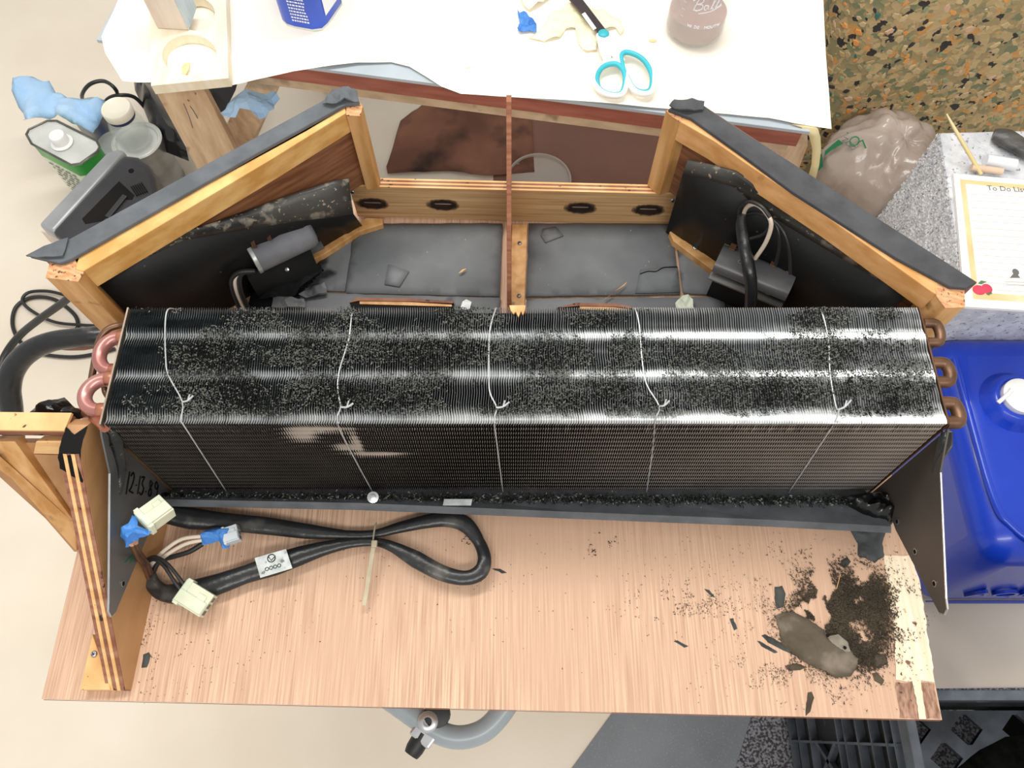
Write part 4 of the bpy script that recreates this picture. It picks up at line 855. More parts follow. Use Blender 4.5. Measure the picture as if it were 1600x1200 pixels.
# faint stamped marks on the leg
b = MB()
for x0, y0, x1, y1 in ((288, 158, 302, 196), (294, 152, 298, 160), (298, 162, 310, 182), (306, 142, 314, 160)):
    b.tube([at(x0, y0, -.02) + Vector((0, -.006, 0)), at((x0 + x1) / 2 + 1, (y0 + y1) / 2, -.05) + Vector((0, -.006, 0)), at(x1, y1, -.08) + Vector((0, -.006, 0))], .0009, 5)
b.build('stamp_marks', m_grey, lg)
outline = [(215, -240), (196, -60), (186, 0), (160, 60), (165, 84), (188, 121), (212, 124), (300, 126), (357, 131), (400, 124), (480, 113), (560, 102), (612, 100), (640, 107), (665, 122), (690, 138), (720, 149), (780, 153), (900, 162), (1000, 170), (1100, 178), (1200, 188), (1240, 196), (1298, 204), (1295, 150), (1290, 90), (1286, 0), (1284, -60), (1276, -240)]
def pz(p, d):
    q = p - Vector(p0[:2]); v = q.dot(Vector(nn[:2])); u = q.dot(Vector(e[:2]))
    h = .0015 + .0012 * nz3(p, 6, 2) + .0010 * nz3(p, 22, 1)
    if v < .06: h += .004 * min(1, (.06 - v) / .06) * (1 + nz3(p, 5))
    return max(h, .0006) if v > 0 else max(h, .0006) - .012 * min(1, max(0, -v - .02) / .05)
pap = sheet(outline, TZ, .02, pz).build('kraft_paper_sheet', m_paper, smooth=True); tag(pap, 'large sheet of cream masking paper covering the work table', 'paper')
b = MB(); vs = []
for i, (x, y, z) in enumerate(((1236, 194, TZ + .003), (1252, 199, TZ + .002), (1264, 212, TZ - .015), (1269, 232, TZ - .04), (1268, 256, TZ - .07), (1262, 280, TZ - .10))):
    wd = (34, 26, 18, 14, 12, 12)[i]; vs += [at(x, y, z), at(x + wd, y + 2, z)]
b.add(vs, [(2 * i, 2 * i + 1, 2 * i + 3, 2 * i + 2) for i in range(5)]); b.build('torn_hanging_strip', m_stick, pap, solid=.0008, smooth=True)
for c_, r_ in (((1020, 63), .007), ((733, 107), .006)):
    c = at(*c_, TZ + .003); b = MB(); b.add([c + Vector((r_ * math.cos(t) * (1 + .2 * math.sin(3 * t)), .5 * r_ * math.sin(t), 0)) for t in [k * .5236 for k in range(12)]], [tuple(range(12))]); b.build('oil_stain', m_stain, pap)
# wooden board with two holes
def ell(cx, cy_, rx, ry, n=28, z=.0): return [at(cx + rx * math.cos(2 * math.pi * k / n), cy_ + ry * math.sin(2 * math.pi * k / n), z) for k in range(n)]
wz = TZ + .022
b = MB(); b.holed([[at(233, -80, wz), at(352, -80, wz), at(353, 0, wz), at(357, 122, wz), at(236, 134, wz)], ell(296, 86, 43, 32, z=wz), ell(306, 22, 30, 26, z=wz)], (0, 0, -.018))
tag(b.build('holed_board', m_pinew), 'pale wooden board with two large round holes, laid across the table\'s left end', 'board')
sheet([(284, 105), (291, 98), (297, 98), (296, 108), (290, 118), (285, 117)], TZ + .004, .006, lambda p, d: .001).build('paper_fold', m_stain, pap)
bk = thing('wooden_block', 'pinkish wooden block with one pale blue side standing on the holed board', 'block', at(270, 40, wz))
f0, f1, f2, f3 = at(246, 44, wz + .001), at(294, 47, wz + .001), at(306, 12, wz + .001), at(262, 8, wz + .001)
b = MB(); b.pts([f0, f1, f2, f3], (0, 0, .16)); b.build('block_body', m_pinkw, bk, bevel=.001)
sdv = (f2 - f1).normalized(); on = Vector((sdv.y, -sdv.x, 0)) * .0012
b = MB(); b.pts([f1 + on * .3, f2 + on * .3, f2 + on * .3 + Vector((0, 0, .159)), f1 + on * .3 + Vector((0, 0, .159))], on); b.build('painted_side', m_blueside, bk)
# blue and white can
can = thing('solvent_can', 'blue and white rectangular metal can standing near the table\'s back edge', 'can', at(485, 20, TZ + .003))
fp = [(435, 4), (441, 30), (448, 37), (460, 41), (488, 46), (503, 44), (512, 36), (534, 4), (530, -18), (520, -22), (450, -26), (440, -20)]
b = MB(); b.cap(fp, TZ + .006, .004); b.build('bottom_rim', m_tin, can, smooth=True)
fp3 = [at(x, y, TZ + .006) for x, y in fp]; b = MB(); b.pts(fp3, (0, 0, .19)); b.build('can_body', m_cblue, can, smooth=True)
def face_quad(a, c, u0, u1, z0, z1, off=.0008):
    d = (c - a); nr = Vector((d.y, -d.x, 0)).normalized() * off
    P = [a.lerp(c, u) + nr + Vector((0, 0, z)) for u, z in ((u0, z0), (u1, z0), (u1, z1), (u0, z1))]
    return P, nr
P, nr = face_quad(fp3[6], fp3[7], -.02, .92, .016, .18); b = MB(); b.pts(P, nr * .3); wp = b.build('white_panel', m_cwhite, can)
pz0 = fp3[6].lerp(fp3[7], .10) + nr * 1.6 + Vector((0, 0, .055)); dd_ = (fp3[7] - fp3[6]).normalized()
b = MB()
for r_ in range(18):
    z_ = .012 + r_ * .0062; u = .0
    while u < .9:
        w_ = random.uniform(.06, .16); Pq, nq = face_quad(fp3[3], fp3[4], u, min(.95, u + w_), z_, z_ + .0032, .0009); b.pts(Pq, nq * .2); u += w_ + .04
b.build('fine_print_lines', m_cwhite, can)
strokes([[(0, .9), (-.5, 1.1), (-.4, .6), (.1, .4), (-.1, 0), (-.5, .1)], [(.5, .6), (.3, .2), (.7, .1), (.8, .6), (.8, .1)], [(1.1, .6), (1.1, .1), (1.4, .5), (1.6, .1), (1.9, .6)]], pz0, dd_, Vector((0, 0, 1)), .010, .0006, 'blue_script', m_cblue, can)
# blue tape scrap, gloves, scissors, jar
tag(sheet([(808, 18), (812, 22), (818, 21), (838, 38), (838, 52), (828, 50), (810, 52), (808, 46), (812, 38)], TZ + .004, .004, crumple(.006, 60, 3, .001)).build('blue_tape_scrap', m_tapeb, solid=.0006), 'torn scrap of blue masking tape on the paper', 'tape')
tag(sheet([(812, -2), (818, 12), (826, 18), (845, 8), (862, -4), (858, -20), (820, -20)], TZ + .004, .006, crumple(.010, 40, 3, .001)).build('latex_glove', m_latex, solid=.0008, smooth=True), 'bunched cream latex glove at the photo\'s top edge above the blue tape scrap', 'glove')
tag(sheet([(824, 60), (850, 66), (875, 60), (884, 47), (899, 46), (904, 70), (914, 82), (932, 80), (934, 58), (940, 50), (962, 44), (968, 56), (975, 50), (968, 34), (940, 20), (925, 14), (900, 2), (880, 16), (858, 30), (842, 52)], TZ + .003, .006, crumple(.009, 34, 9, .0)).build('latex_glove', m_latex, solid=.0008, smooth=True), 'limp cream latex glove spread beneath the scissor blades', 'glove')
sc_ = thing('scissors', 'white and teal handled scissors lying open-ended on the paper', 'scissors', at(945, 70, TZ + .01))
SZ = TZ + .016
r1 = [(930, 128), (931, 115), (940, 102), (955, 96), (968, 98), (978, 112), (978, 130), (973, 146), (962, 150), (946, 147), (935, 139)]
r2 = [(967, 84), (975, 77), (990, 80), (1006, 90), (1018, 108), (1021, 128), (1017, 144), (1004, 147), (990, 140), (979, 120), (970, 102)]
for r_, cc in ((r1, (955, 124)), (r2, (995, 112))):
    b = MB(); b.tube([at(x, y, SZ) for x, y in r_], .0052, 10, closed=True, smooth=4); hd = b.build('handle_loop', m_wplast, sc_, smooth=True)
    b = MB(); b.tube([at(cc[0] + (x - cc[0]) * .88, cc[1] + (y - cc[1]) * .86, SZ + .002) for x, y in r_], [.0044 if y < cc[1] + 5 else .0026 for x, y in r_], 10, closed=True, smooth=4); b.build('teal_grip', m_teal, hd, smooth=True)
MB().tube([at(938, 54, SZ), at(942, 68, SZ), at(946, 84, SZ), at(950, 96, SZ)], [.008, .009, .009, .006], 12, flat=.6).build('handle_shank', m_wplast, sc_, smooth=True)
MB().tube([at(944, 54, SZ + .001), at(952, 70, SZ), at(962, 84, SZ), at(972, 96, SZ)], [.007, .009, .009, .006], 12, flat=.6).build('handle_shank', m_wplast, sc_, smooth=True)
MB().lathe([(.0095, -.003), (.0095, .003), (.008, .0045), (.0, .0048)], at(943, 54, SZ + .003), 20).build('pivot_cap', m_teal, sc_, smooth=True)
b = MB(); b.cap([(938, 54), (948, 48), (905, -8), (884, -8)], SZ + .001, .003); bl = b.build('blade', m_blade, sc_)
b = MB(); b.cap([(909, 22), (914, 19), (932, 44), (927, 47)], SZ + .0018, .0006); b.build('blade_label', m_cwhite, bl)
# jar with liquid
jar = thing('canning_jar', 'clear glass canning jar with mauve liquid in its base, on the paper beside the scissors', 'jar', at(1083, 48, TZ + .003))
jc = at(1083, 47, TZ + .004)
prof = [(.0, .0), (.040, 0), (.047, .004), (.0505, .012), (.051, .03), (.051, .11), (.046, .13), (.041, .142), (.041, .165), (.038, .165), (.038, .143), (.043, .129), (.0482, .11), (.0482, .012), (.044, .006), (0, .005)]
MB().lathe(prof, jc, 48).build('glass_body', m_glass, jar, smooth=True)
MB().lathe([(0, .0055), (.0438, .0065), (.0478, .012), (.0478, .042), (0, .042)], jc, 48).build('liquid', m_liq, jar, smooth=True)
script = [[(0, 0), (.35, 1.5), (.5, 1.9)], [(-.3, 1.5), (.4, 2.0), (1.1, 1.7), (.9, 1.2), (.35, 1.0)], [(.35, 1.0), (1.1, .9), (1.1, .3), (.5, 0), (.0, .1)], [(1.9, .7), (1.5, .8), (1.4, .3), (1.7, .1), (1.95, .7), (2.0, .1)], [(2.3, .1), (2.8, 1.6), (2.6, 1.7), (2.45, .3), (2.7, .1)], [(2.95, .1), (3.5, 1.7), (3.3, 1.8), (3.1, .3), (3.4, .1), (3.8, .4)], [(.8, -.5), (2.4, -.3), (3.9, .1)]]
b = MB()
def jarp(x, z, r=.0514): t = -math.pi / 2 + x / r; return jc + Vector((r * math.cos(t), r * math.sin(t), z))
for l in script: b.tube([jarp(-.022 + x * .0115, .078 + y * .0115 + x * .002) for x, y in l], .0008, 6, smooth=4)
b.build('embossed_script', m_chalk, jar, smooth=True)
for k, ch in enumerate('WIDE MOUTH'):
    if ch == ' ': continue
    x = -.026 + k * .0056; p = jarp(x, .046); t = -math.pi / 2 + x / .0514
    text('embossed_letter', ch, p, (-math.sin(t), math.cos(t), 0), (0, 0, 1), .0075, m_cwhite, jar, .0004)
b = MB()
for k in range(4): b.pts([jarp(-.042, .06 + .013 * k), jarp(-.036, .06 + .013 * k), jarp(-.036, .0615 + .013 * k), jarp(-.042, .0615 + .013 * k)], (-.0003, -.0006, 0))
b.build('volume_ticks', m_glass, jar)

# ================================================================== FLOOR BEHIND LEFT: cans, towel, charger
gc = thing('green_can', 'green and pale rectangular solvent can with white cap, on the floor beside the silver charger', 'can', at(100, 300, FL))
gt = [(44, 212), (48, 204), (76, 191), (90, 191), (150, 221), (155, 231), (151, 238), (126, 256), (112, 258), (52, 226)]
gz = -.42; G3 = [at(x, y, gz) for x, y in gt]
b = MB(); b.pts(G3, (0, 0, -.24)); b.build('can_body', m_palegr, gc, smooth=True)
cen = sum(G3, Vector()) / len(G3); ex = [cen + (p - cen) * 1.012 for p in G3]
b = MB(); b.pts([p - Vector((0, 0, .004)) for p in ex], (0, 0, -.035)); b.build('green_band', m_green, gc, smooth=True)
exr = [cen + (p - cen) * 1.03 for p in G3]; b = MB(); b.tube([p + Vector((0, 0, .003)) for p in exr], .003, 6, closed=True, smooth=1); b.build('top_rim', m_rimd, gc, smooth=True)
b = MB(); b.pts([p + Vector((0, 0, .001)) for p in G3], (0, 0, -.001)); b.build('can_top', m_tin, gc)
b = MB(); b.lathe([(.024, 0), (.026, .002), (.026, .004), (.019, .006), (.019, .026), (.017, .029), (0, .03)], at(98, 224, gz + .001), 28); b.build('screw_cap', m_wplast, gc, smooth=True)
a_, c__ = G3[0], G3[-2]; b = MB()
for r_ in range(11):
    u = .12 + .03 * (r_ % 3)
    while u < .8:
        w_ = random.uniform(.05, .14); Pq, nq = face_quad(G3[9], G3[8], u, min(.9, u + w_), -.055 - r_ * .014, -.050 - r_ * .014, .0022); b.pts(Pq, nq * .2); u += w_ + .05
b.build('fine_print_lines', m_grey, gc)
ctop = at(213, 219, -.5)
sc2 = thing('round_can', 'round silver paint can under the glass jar, beside the table leg', 'can', Vector((ctop.x, ctop.y, 0)))
MB().lathe([(.0, .003), (.058, .003), (.062, .0)], Vector((ctop.x, ctop.y, 0)), 36).build('can_bottom', m_tin, sc2)
MB().lathe([(.062, 0), (.063, .004), (.062, .006), (.062, .15), (.0635, .154), (.063, .157)], Vector((ctop.x, ctop.y, .001)), 40, caps=False).build('can_body', m_alu, sc2, smooth=True)
MB().lathe([(.0635, .157), (.060, .160), (.057, .156), (.054, .158), (.050, .153), (.0, .153)], Vector((ctop.x, ctop.y, .001)), 40, caps=False).build('can_lid', m_tin, sc2, smooth=True)
gj = thing('glass_jar', 'small glass jar with cream lid and dark blue ring, standing on the round silver can', 'jar', Vector((ctop.x, ctop.y, .155)))
jb = Vector((ctop.x, ctop.y, .156)); g_ = .75
MB().lathe([(0, 0), (.030, 0), (.040, .006), (.043, .02), (.043, .06), (.038, .078), (.033, .088), (.033, .10), (.030, .10), (.030, .088), (.035, .077), (.040, .06), (.040, .02), (.037, .008), (0, .004)], jb, 36, caps=False).build('glass_body', m_glass, gj, smooth=True)
MB().lathe([(0, .085), (.0335, .085), (.0345, .09), (.0345, .096)], jb, 36).build('blue_ring', m_capr, gj, smooth=True)
MB().lathe([(.0355, .095), (.0365, .112), (.034, .116), (.029, .114), (.027, .112), (0, .112)], jb, 36).build('lid', m_cap, gj, smooth=True)
def tin(cx, cy_, z, r, name, lab, side):
    t = at(cx, cy_, z); b0 = Vector((t.x, t.y, 0)); T = thing(name, lab, 'can', b0); h = t.z
    MB().lathe([(r, 0.001), (r * 1.02, .004), (r, .006), (r, h - .006), (r * 1.02, h - .002)], b0, 36, caps=False).build('can_body', side, T, smooth=True)
    MB().lathe([(r * 1.02, h - .002), (r * .98, h), (r * .93, h - .004), (r * .88, h - .002), (r * .82, h - .007), (0, h - .007)], b0, 36, caps=False).build('can_lid', m_tin, T, smooth=True)
tin(138, 172, -.50, .046, 'round_can', 'round tin with bare metal lid half hidden under the big blue towel', m_alu)
tin(176, 222, -.53, .040, 'round_can', 'small dark-rimmed tin squeezed between the green can and the silver can', m_cblue)
tw = [(30, 152), (34, 140), (58, 130), (82, 133), (92, 152), (110, 160), (132, 164), (152, 168), (172, 168), (172, 185), (158, 198), (152, 218), (122, 206), (90, 190), (58, 200), (50, 205), (48, 192), (34, 174)]
tag(sheet(tw, -.475, .012, lambda p, d: .004 + .055 * abs(nz3(p, 9, 3)) + .018 * abs(nz3(p, 26, 1)) + .007 * abs(nz3(p, 70, 1)) + .02 * min(1, d / .02)).build('shop_towel', m_towel, solid=.001, smooth=True), 'large crumpled blue paper towel draped over the tins', 'towel')
tw = [(348, 184), (352, 178), (365, 160), (372, 152), (388, 149), (415, 152), (432, 150), (440, 162), (430, 170), (432, 178), (408, 192), (396, 184), (380, 182), (370, 188), (352, 188)]
tag(sheet(tw, -.04, .010, lambda p, d: .003 + .03 * abs(nz3(p, 20, 3)) + .01 * abs(nz3(p, 60, 1)), ).build('shop_towel', m_towel, solid=.001), 'small wadded blue paper towel resting on the diagonal table leg', 'towel')
ch = thing('battery_charger', 'silver and black handheld charger lying on its side next to the green can', 'charger', at(150, 330, FL))
czz = -.37
b = MB(); b.cap([(58, 350), (166, 236), (186, 231), (196, 236), (82, 364)], czz, .285); b.build('silver_side', m_silver, ch, smooth=True, bevel=.012, seg=3)
b = MB(); b.cap([(78, 362), (192, 240), (215, 243), (232, 256), (240, 275), (246, 300), (262, 330), (180, 400), (116, 386)], czz + .004, .28); bb = b.build('black_body', m_blackp, ch, smooth=True, bevel=.012, seg=3)
b = MB(); b.cap([(128, 342), (186, 283), (210, 305), (206, 312), (196, 312), (160, 345), (133, 350)], czz + .0046, .002); b.build('handle_recess', m_blackd, bb)
b = MB(); b.bar(at(168, 340, czz + .006), at(196, 306, czz + .006), .012, .006); b.build('recess_rib', m_blackp, bb, bevel=.001)
MB().lathe([(.006, 0), (.006, .0012), (0, .0012)], at(205, 267, czz + .004), 16).build('button', m_ink, bb)
for k in range(6):
    b = MB(); b.bar(at(205 + k * 3.2, 292 - k * 1.2, czz + .005), at(214 + k * 3.2, 306 - k * 1.2, czz + .005), .003, .004); b.build('grip_rib', m_blackd, bb)
b = MB(); b.pts([at(64, 358, czz - .03), at(112, 384, czz - .03), at(120, 400, czz - .12), at(78, 375, czz - .12)], (0, -.004, 0)); b.build('pale_end_panel', m_pinkw, ch)
b = MB(); b.tube([at(x, y, z) for x, y, z in ((136, 165, FL + .02), (128, 150, FL + .15), (140, 132, FL + .2), (163, 127, FL + .2), (182, 142, FL + .18), (184, 165, FL + .02))], .005, 8, smooth=6)
tag(b.build('power_cable', m_cable, smooth=True), 'black cable arching in a loop behind the glass jar', 'cable')
b = MB(); b.tube([at(x, y, z) for x, y, z in ((160, 170, FL + .1), (168, 155, FL + .15), (185, 149, FL + .17), (210, 152, FL + .15), (232, 175, FL + .1), (255, 200, FL + .03))], .005, 8, smooth=6)
tag(b.build('power_cable', m_cable, smooth=True), 'second black cable curving low behind the jar towards the black bag', 'cable')
tag(sheet([(212, 118), (236, 118), (262, 160), (290, 215), (300, 260), (262, 245), (240, 205), (228, 175), (216, 150)], -.56, .018, lambda p, d: .02 + .09 * abs(nz3(p, 9, 3)) * min(1, d / .03) + .05 * min(1, d / .04)).build('black_bag', m_bagb, smooth=True), 'shiny black bag slumped behind the upright table leg', 'bag')
tag(sheet([(310, 118), (380, 120), (372, 150), (352, 190), (345, 215), (325, 180)], -.50, .018, lambda p, d: .02 + .09 * abs(nz3(p, 9, 7)) * min(1, d / .03) + .05 * min(1, d / .04)).build('black_bag', m_bagb, smooth=True), 'dark bag showing between the upright and diagonal table legs', 'bag')
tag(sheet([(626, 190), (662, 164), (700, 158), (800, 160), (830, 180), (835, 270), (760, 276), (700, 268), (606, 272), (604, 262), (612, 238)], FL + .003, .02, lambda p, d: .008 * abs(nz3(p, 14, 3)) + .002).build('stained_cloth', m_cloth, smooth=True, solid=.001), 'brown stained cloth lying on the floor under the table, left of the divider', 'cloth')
b = MB(); b.pts([at(770, 165, FL), at(1075, 185, FL), at(1180, 400, FL), at(772, 400, FL)], (0, 0, .002)); tag(b.build('brown_floor_area', m_redbrown), 'flat reddish-brown area on the floor right of the divider', 'sheet')  # thin flat brown area laid over the floor
lc = at(842, 282, FL + .004); MB()
b = MB(); b.lathe([(0, .002), (.082, .002), (.084, .008), (.088, .009), (.090, .004), (.090, 0)], lc, 48); tag(b.build('bucket_lid', m_lid, smooth=True), 'translucent round plastic lid on the brown floor area behind the rear rail', 'lid')

# ================================================================== RIGHT SIDE: foam pad, bag, foam block, jug
fpad = thing('carpet_pad', 'tall slab of multicoloured rebonded foam carpet padding standing at the back right', 'carpet pad', Vector((1.2, 1.40, 0)))
YF = 1.36; XL = .70
vor = voro('rebond_foam', [(0, '#a8946c'), (.22, '#bda67b'), (.42, '#948d69'), (.6, '#c7af82'), (.76, '#7c8263'), (.88, '#cf9a5c'), (.95, '#343234')], 62)
out = [(XL, YF + .5)] + [(XL + .12 - .12 * math.cos(t), YF + .12 - .12 * math.sin(t)) for t in [k * math.pi / 16 for k in range(9)]] + [(2.3, YF), (2.3, YF + .5)]
b = MB(); b.pts([Vector((x, y, .002)) for x, y in out], (0, 0, 1.25)); b.build('pad_body', vor, fpad, smooth=True)
pal = ['#b39d76', '#c6b088', '#d3ba8d', '#a39a72', '#bba274', '#92a07c', '#df9a55', '#e5a35c', '#343336', '#3a3a3d', '#d6b297', '#e3e3df', '#3b6f69', '#3a4f8c', '#c8606a']
wts = [16, 15, 12, 12, 12, 8, 6, 5, 7, 4, 5, 1.5, 1, .6, .4]
pm = [M('foam_chip_%s' % p[1:], p, scale=40, rough=.8) for p in pal]
shapes = []
def chipmesh(mi, k):
    rnd = random.Random(k * 31 + mi); n = rnd.choice((6, 7, 8)); vs = []; 
    ang = sorted(rnd.uniform(0, 6.283) for _ in range(n)); st = rnd.uniform(1.0, 1.7)
    for rr, y in ((1, 0), (.72, -.22)):
        for i in range(n): a = 2 * math.pi * i / n + .25 * math.sin(ang[i]); q = rr * (.75 + .25 * math.sin(ang[i] * 3)); vs.append((q * math.cos(a) * st, y, q * math.sin(a)))
    fs = [(i, (i + 1) % n, n + (i + 1) % n, n + i) for i in range(n)] + [tuple(range(n, 2 * n))]
    return vs, fs
meshes = {}
for mi in range(len(pal)):
    for k in range(3):
        vs, fs = chipmesh(mi, k); me = bpy.data.meshes.new('foam_chip'); me.from_pydata(vs, [], fs); me.materials.append(pm[mi]); bm = bmesh.new(); bm.from_mesh(me); bmesh.ops.recalc_face_normals(bm, faces=bm.faces); bm.to_mesh(me); bm.free(); meshes[mi, k] = me
chips = []
for _ in range(1500):
    x = random.uniform(XL + .10, 1.45); z = random.uniform(.05, 1.0); mi = random.choices(range(len(pal)), wts)[0]
    r = random.uniform(.0045, .0105) * (1.15 if mi in (0, 1, 2, 4) else 1.0) * (.45 if pal[mi] == '#e3e3df' else 1)
    chips.append((r, x, z, mi, random.randrange(3), random.uniform(0, 6.28)))
def vis(x, z):
    d = Vector((x, YF, z)) - CAM; zc = d.y * math.cos(PIT) - d.z * math.sin(PIT); dn = -d.y * math.sin(PIT) - d.z * math.cos(PIT)
    px = 800 + F * d.x / zc; py = 600 + F * dn / zc
    return 1288 < px < 1600 and 0 < py < 330 and not (px < 1420 and py > 210 + (px - 1290) * .35) and not (px > 1450 and py > 215)
chips.sort(key=lambda c: (-vis(c[1], c[2]), -c[0]))
fo = fpad.location
for r, x, z, mi, k, a in chips[:290]:
    o = bpy.data.objects.new('foam_chip', meshes[mi, k]); C.objects.link(o); o.parent = fpad; o.location = Vector((x, YF + .0005, z)) - fo; o.rotation_euler = (0, a, 0); o.scale = (r, r, r)
b = MB()
for r, x, z, mi, k, a in chips[290:]:
    me = meshes[mi, k]; M4 = Matrix.Translation((x, YF + .0007, z)) @ Matrix.Rotation(a, 4, 'Y') @ Matrix.Scale(r, 4)
    b.add([M4 @ v.co for v in me.vertices], [tuple(p.vertices) for p in me.polygons], mi)
for _ in range(260):                     # chips round the curved left edge
    t = random.uniform(0, math.pi / 2); z = random.uniform(.05, 1.0); mi = random.choices(range(len(pal)), wts)[0]; r = random.uniform(.004, .010); k = random.randrange(3)
    M4 = Matrix.Translation((XL + .12 - .12 * math.cos(t), YF + .12 - .12 * math.sin(t), z)) @ Matrix.Rotation(-(math.pi / 2 - t), 4, 'Z') @ Matrix.Rotation(random.uniform(0, 6), 4, 'Y') @ Matrix.Scale(r, 4)
    b.add([M4 @ v.co for v in meshes[mi, k].vertices], [tuple(p.vertices) for p in meshes[mi, k].polygons], mi)
o = b.build('small_foam_chips', pm, fpad); tag(o, kind='stuff')

# plastic shopping bag
bag = thing('plastic_bag', 'crumpled grey plastic shopping bag with green print, between the carpet pad and the foam block', 'bag', at(1370, 330, FL))
bc = at(1368, 284, -.43); me = MB(); vs = []; nu, nv = 90, 54
for j in range(nv + 1):
    ph = math.pi * j / nv
    for i in range(nu):
        th = 2 * math.pi * i / nu; d = Vector((math.sin(ph) * math.cos(th), math.sin(ph) * math.sin(th), math.cos(ph)))
        k = 1 + .22 * noise.noise(d * 1.6 + Vector((3, 1, 2))) + .13 * abs(noise.noise(Vector((d.x * 3, d.y * 3, d.z * 1.6)))) + .06 * abs(noise.noise(Vector((d.x * 8 + d.z * 3, d.y * 6, d.z * 3)))) * (1.2 - max(0, d.z)) + .02 * noise.noise(d * 18) 
        p = Vector((d.x * .135, d.y * .125, d.z * .17)) * k; p = Matrix.Rotation(R(-25), 3, 'Z') @ p; p.z = max(p.z, -.236); vs.append(bc + p)
fs = [(j * nu + i, j * nu + (i + 1) % nu, (j + 1) * nu + (i + 1) % nu, (j + 1) * nu + i) for j in range(nv) for i in range(nu)]
me.add(vs, fs); me.build('bag_body', m_bag, bag, smooth=True)
from mathutils.bvhtree import BVHTree
bvh = BVHTree.FromPolygons([tuple(v) for v in me.v], me.f)
def onbag(px): 
    h, nrm, *_ = bvh.ray_cast(CAM, ray(*px).normalized())
    if h is None: return None, None
    if nrm.dot(CAM - h) < 0: nrm = -nrm
    return h + (CAM - h).normalized() * .014, (nrm + (CAM - h).normalized() * 2).normalized()
for ch, px, ang, sz in (('L', (1350, 217), 205, .030), ('O', (1340, 209), 210, .030), ('W', (1328, 202), 216, .030), ("E", (1316, 199), 222, .030), ('N', (1333, 223), 215, .016), ('O', (1327, 218), 220, .016), ('N', (1320, 213), 224, .016)):
    p, nrm = onbag(px)
    if p is None: continue
    ux = Vector((math.cos(R(ang)), math.sin(R(ang)), 0)); ux = (ux - nrm * ux.dot(nrm)).normalized(); text('printed_letter', ch, p, ux, nrm.cross(ux), sz, m_bagg if sz > .02 else m_grey, bag, .0003)
for poly in ([(1290, 214), (1306, 206), (1304, 214), (1291, 226)], [(1289, 236), (1310, 218), (1318, 224), (1300, 234), (1288, 244)], [(1276, 248), (1284, 240), (1286, 260), (1278, 268)]):
    pts = [onbag(q)[0] for q in poly]
    if all(p is not None for p in pts): b = MB(); b.pts(pts, (0, 0, .0004)); b.build('green_print_patch', m_bagg, bag)

# stippled foam block with notepad
BZ = -.10
blk = thing('foam_block', 'tall block of stippled grey-white foam standing on the floor at the right', 'foam block', at(1540, 300, FL))
b = MB(); pl_ = [at(1468, 206, BZ), at(1503, 436, BZ), at(1760, 436, BZ), at(1720, 200, BZ)]
b.pts(pl_, (0, 0, -(BZ - FL) + .001)); fbk2 = b.build('foam_body', m_foamw, blk, bevel=.006, seg=2)
fbk2.data.update()
b = MB(); rs = random.Random(3); A_ = pl_[0]; C_ = pl_[1]; dv_ = (C_ - A_); nl = Vector((dv_.y, -dv_.x, 0)).normalized()
if nl.x > 0: nl = -nl
for _ in range(5200):
    u = rs.random(); z = -rs.random() * .36; p = A_ + dv_ * u + Vector((0, 0, z)); s = rs.uniform(.0015, .0036)
    t1 = dv_.normalized(); t2 = Vector((0, 0, 1)); an = rs.uniform(0, 3); q1 = t1 * math.cos(an) + t2 * math.sin(an); q2 = -t1 * math.sin(an) + t2 * math.cos(an)
    b.add([p + q1 * s * 1.4, p + q2 * s, p - q1 * s * 1.4, p - q2 * s, p + nl * s * .8], [(0, 1, 4), (1, 2, 4), (2, 3, 4), (3, 0, 4)])
o = b.build('foam_stipple', m_foamw, blk, smooth=True); tag(o, kind='stuff')
nz_ = BZ + .003
pad = thing('notepad', 'white lined to-do notepad with parchment border and apple print, on the foam block', 'notepad', at(1550, 380, BZ))
b = MB(); b.cap([(1490, 271), (1508, 479), (1640, 487), (1640, 285)], nz_ + .004, .006); b.build('pad_sheets', m_pad, pad)
b = MB(); b.cap([(1500, 280), (1521, 467), (1640, 474), (1640, 292)], nz_ + .0045, .0004); b.build('parchment_border', m_padtan, pad)
b = MB(); b.cap([(1509, 287), (1529, 457), (1640, 464), (1640, 300)], nz_ + .0049, .0004); b.build('writing_area', m_padc, pad)
for k in range(15):
    y = 303 + k * 10.6; x0 = 1516 + k * .95; b = MB(); b.bar(at(x0, y, nz_ + .0051), at(1640, y + 7, nz_ + .0051), .0006, .0002); b.build('ruled_line', m_line, pad)
pp = at(1543, 297, nz_ + .0051); text('heading_text', 'To Do List', pp, at(1580, 299, nz_) - at(1543, 297, nz_), (0, 1, 0), .0155, m_grey, pad)
def disc(px, rx, ry, z, mm, name, par):
    c = at(*px, z); b = MB(); b.pts([c + Vector((rx * math.cos(t), ry * math.sin(t), 0)) for t in [k * .3927 for k in range(16)]], (0, 0, .0003)); return b.build(name, mm, par)
disc((1530, 453), .011, .0095, nz_ + .0052, m_red, 'apple_print', pad); disc((1542, 451), .009, .0095, nz_ + .0053, m_red, 'apple_print', pad)
b = MB(); b.cap([(1528, 443), (1533, 438), (1542, 440), (1534, 444)], nz_ + .0056, .0003); b.build('leaf_print', m_leafg, pad); b = MB(); b.cap([(1541, 459), (1548, 456), (1551, 458), (1545, 461)], nz_ + .0056, .0003); b.build('leaf_print', m_leafg, pad)
disc((1587, 425), .0055, .0065, nz_ + .0054, m_grey, 'emblem_print', pad); b = MB(); b.cap([(1583, 428), (1586, 426), (1592, 431), (1594, 434), (1578, 434)], nz_ + .0056, .0003); b.build('emblem_print', m_grey, pad)
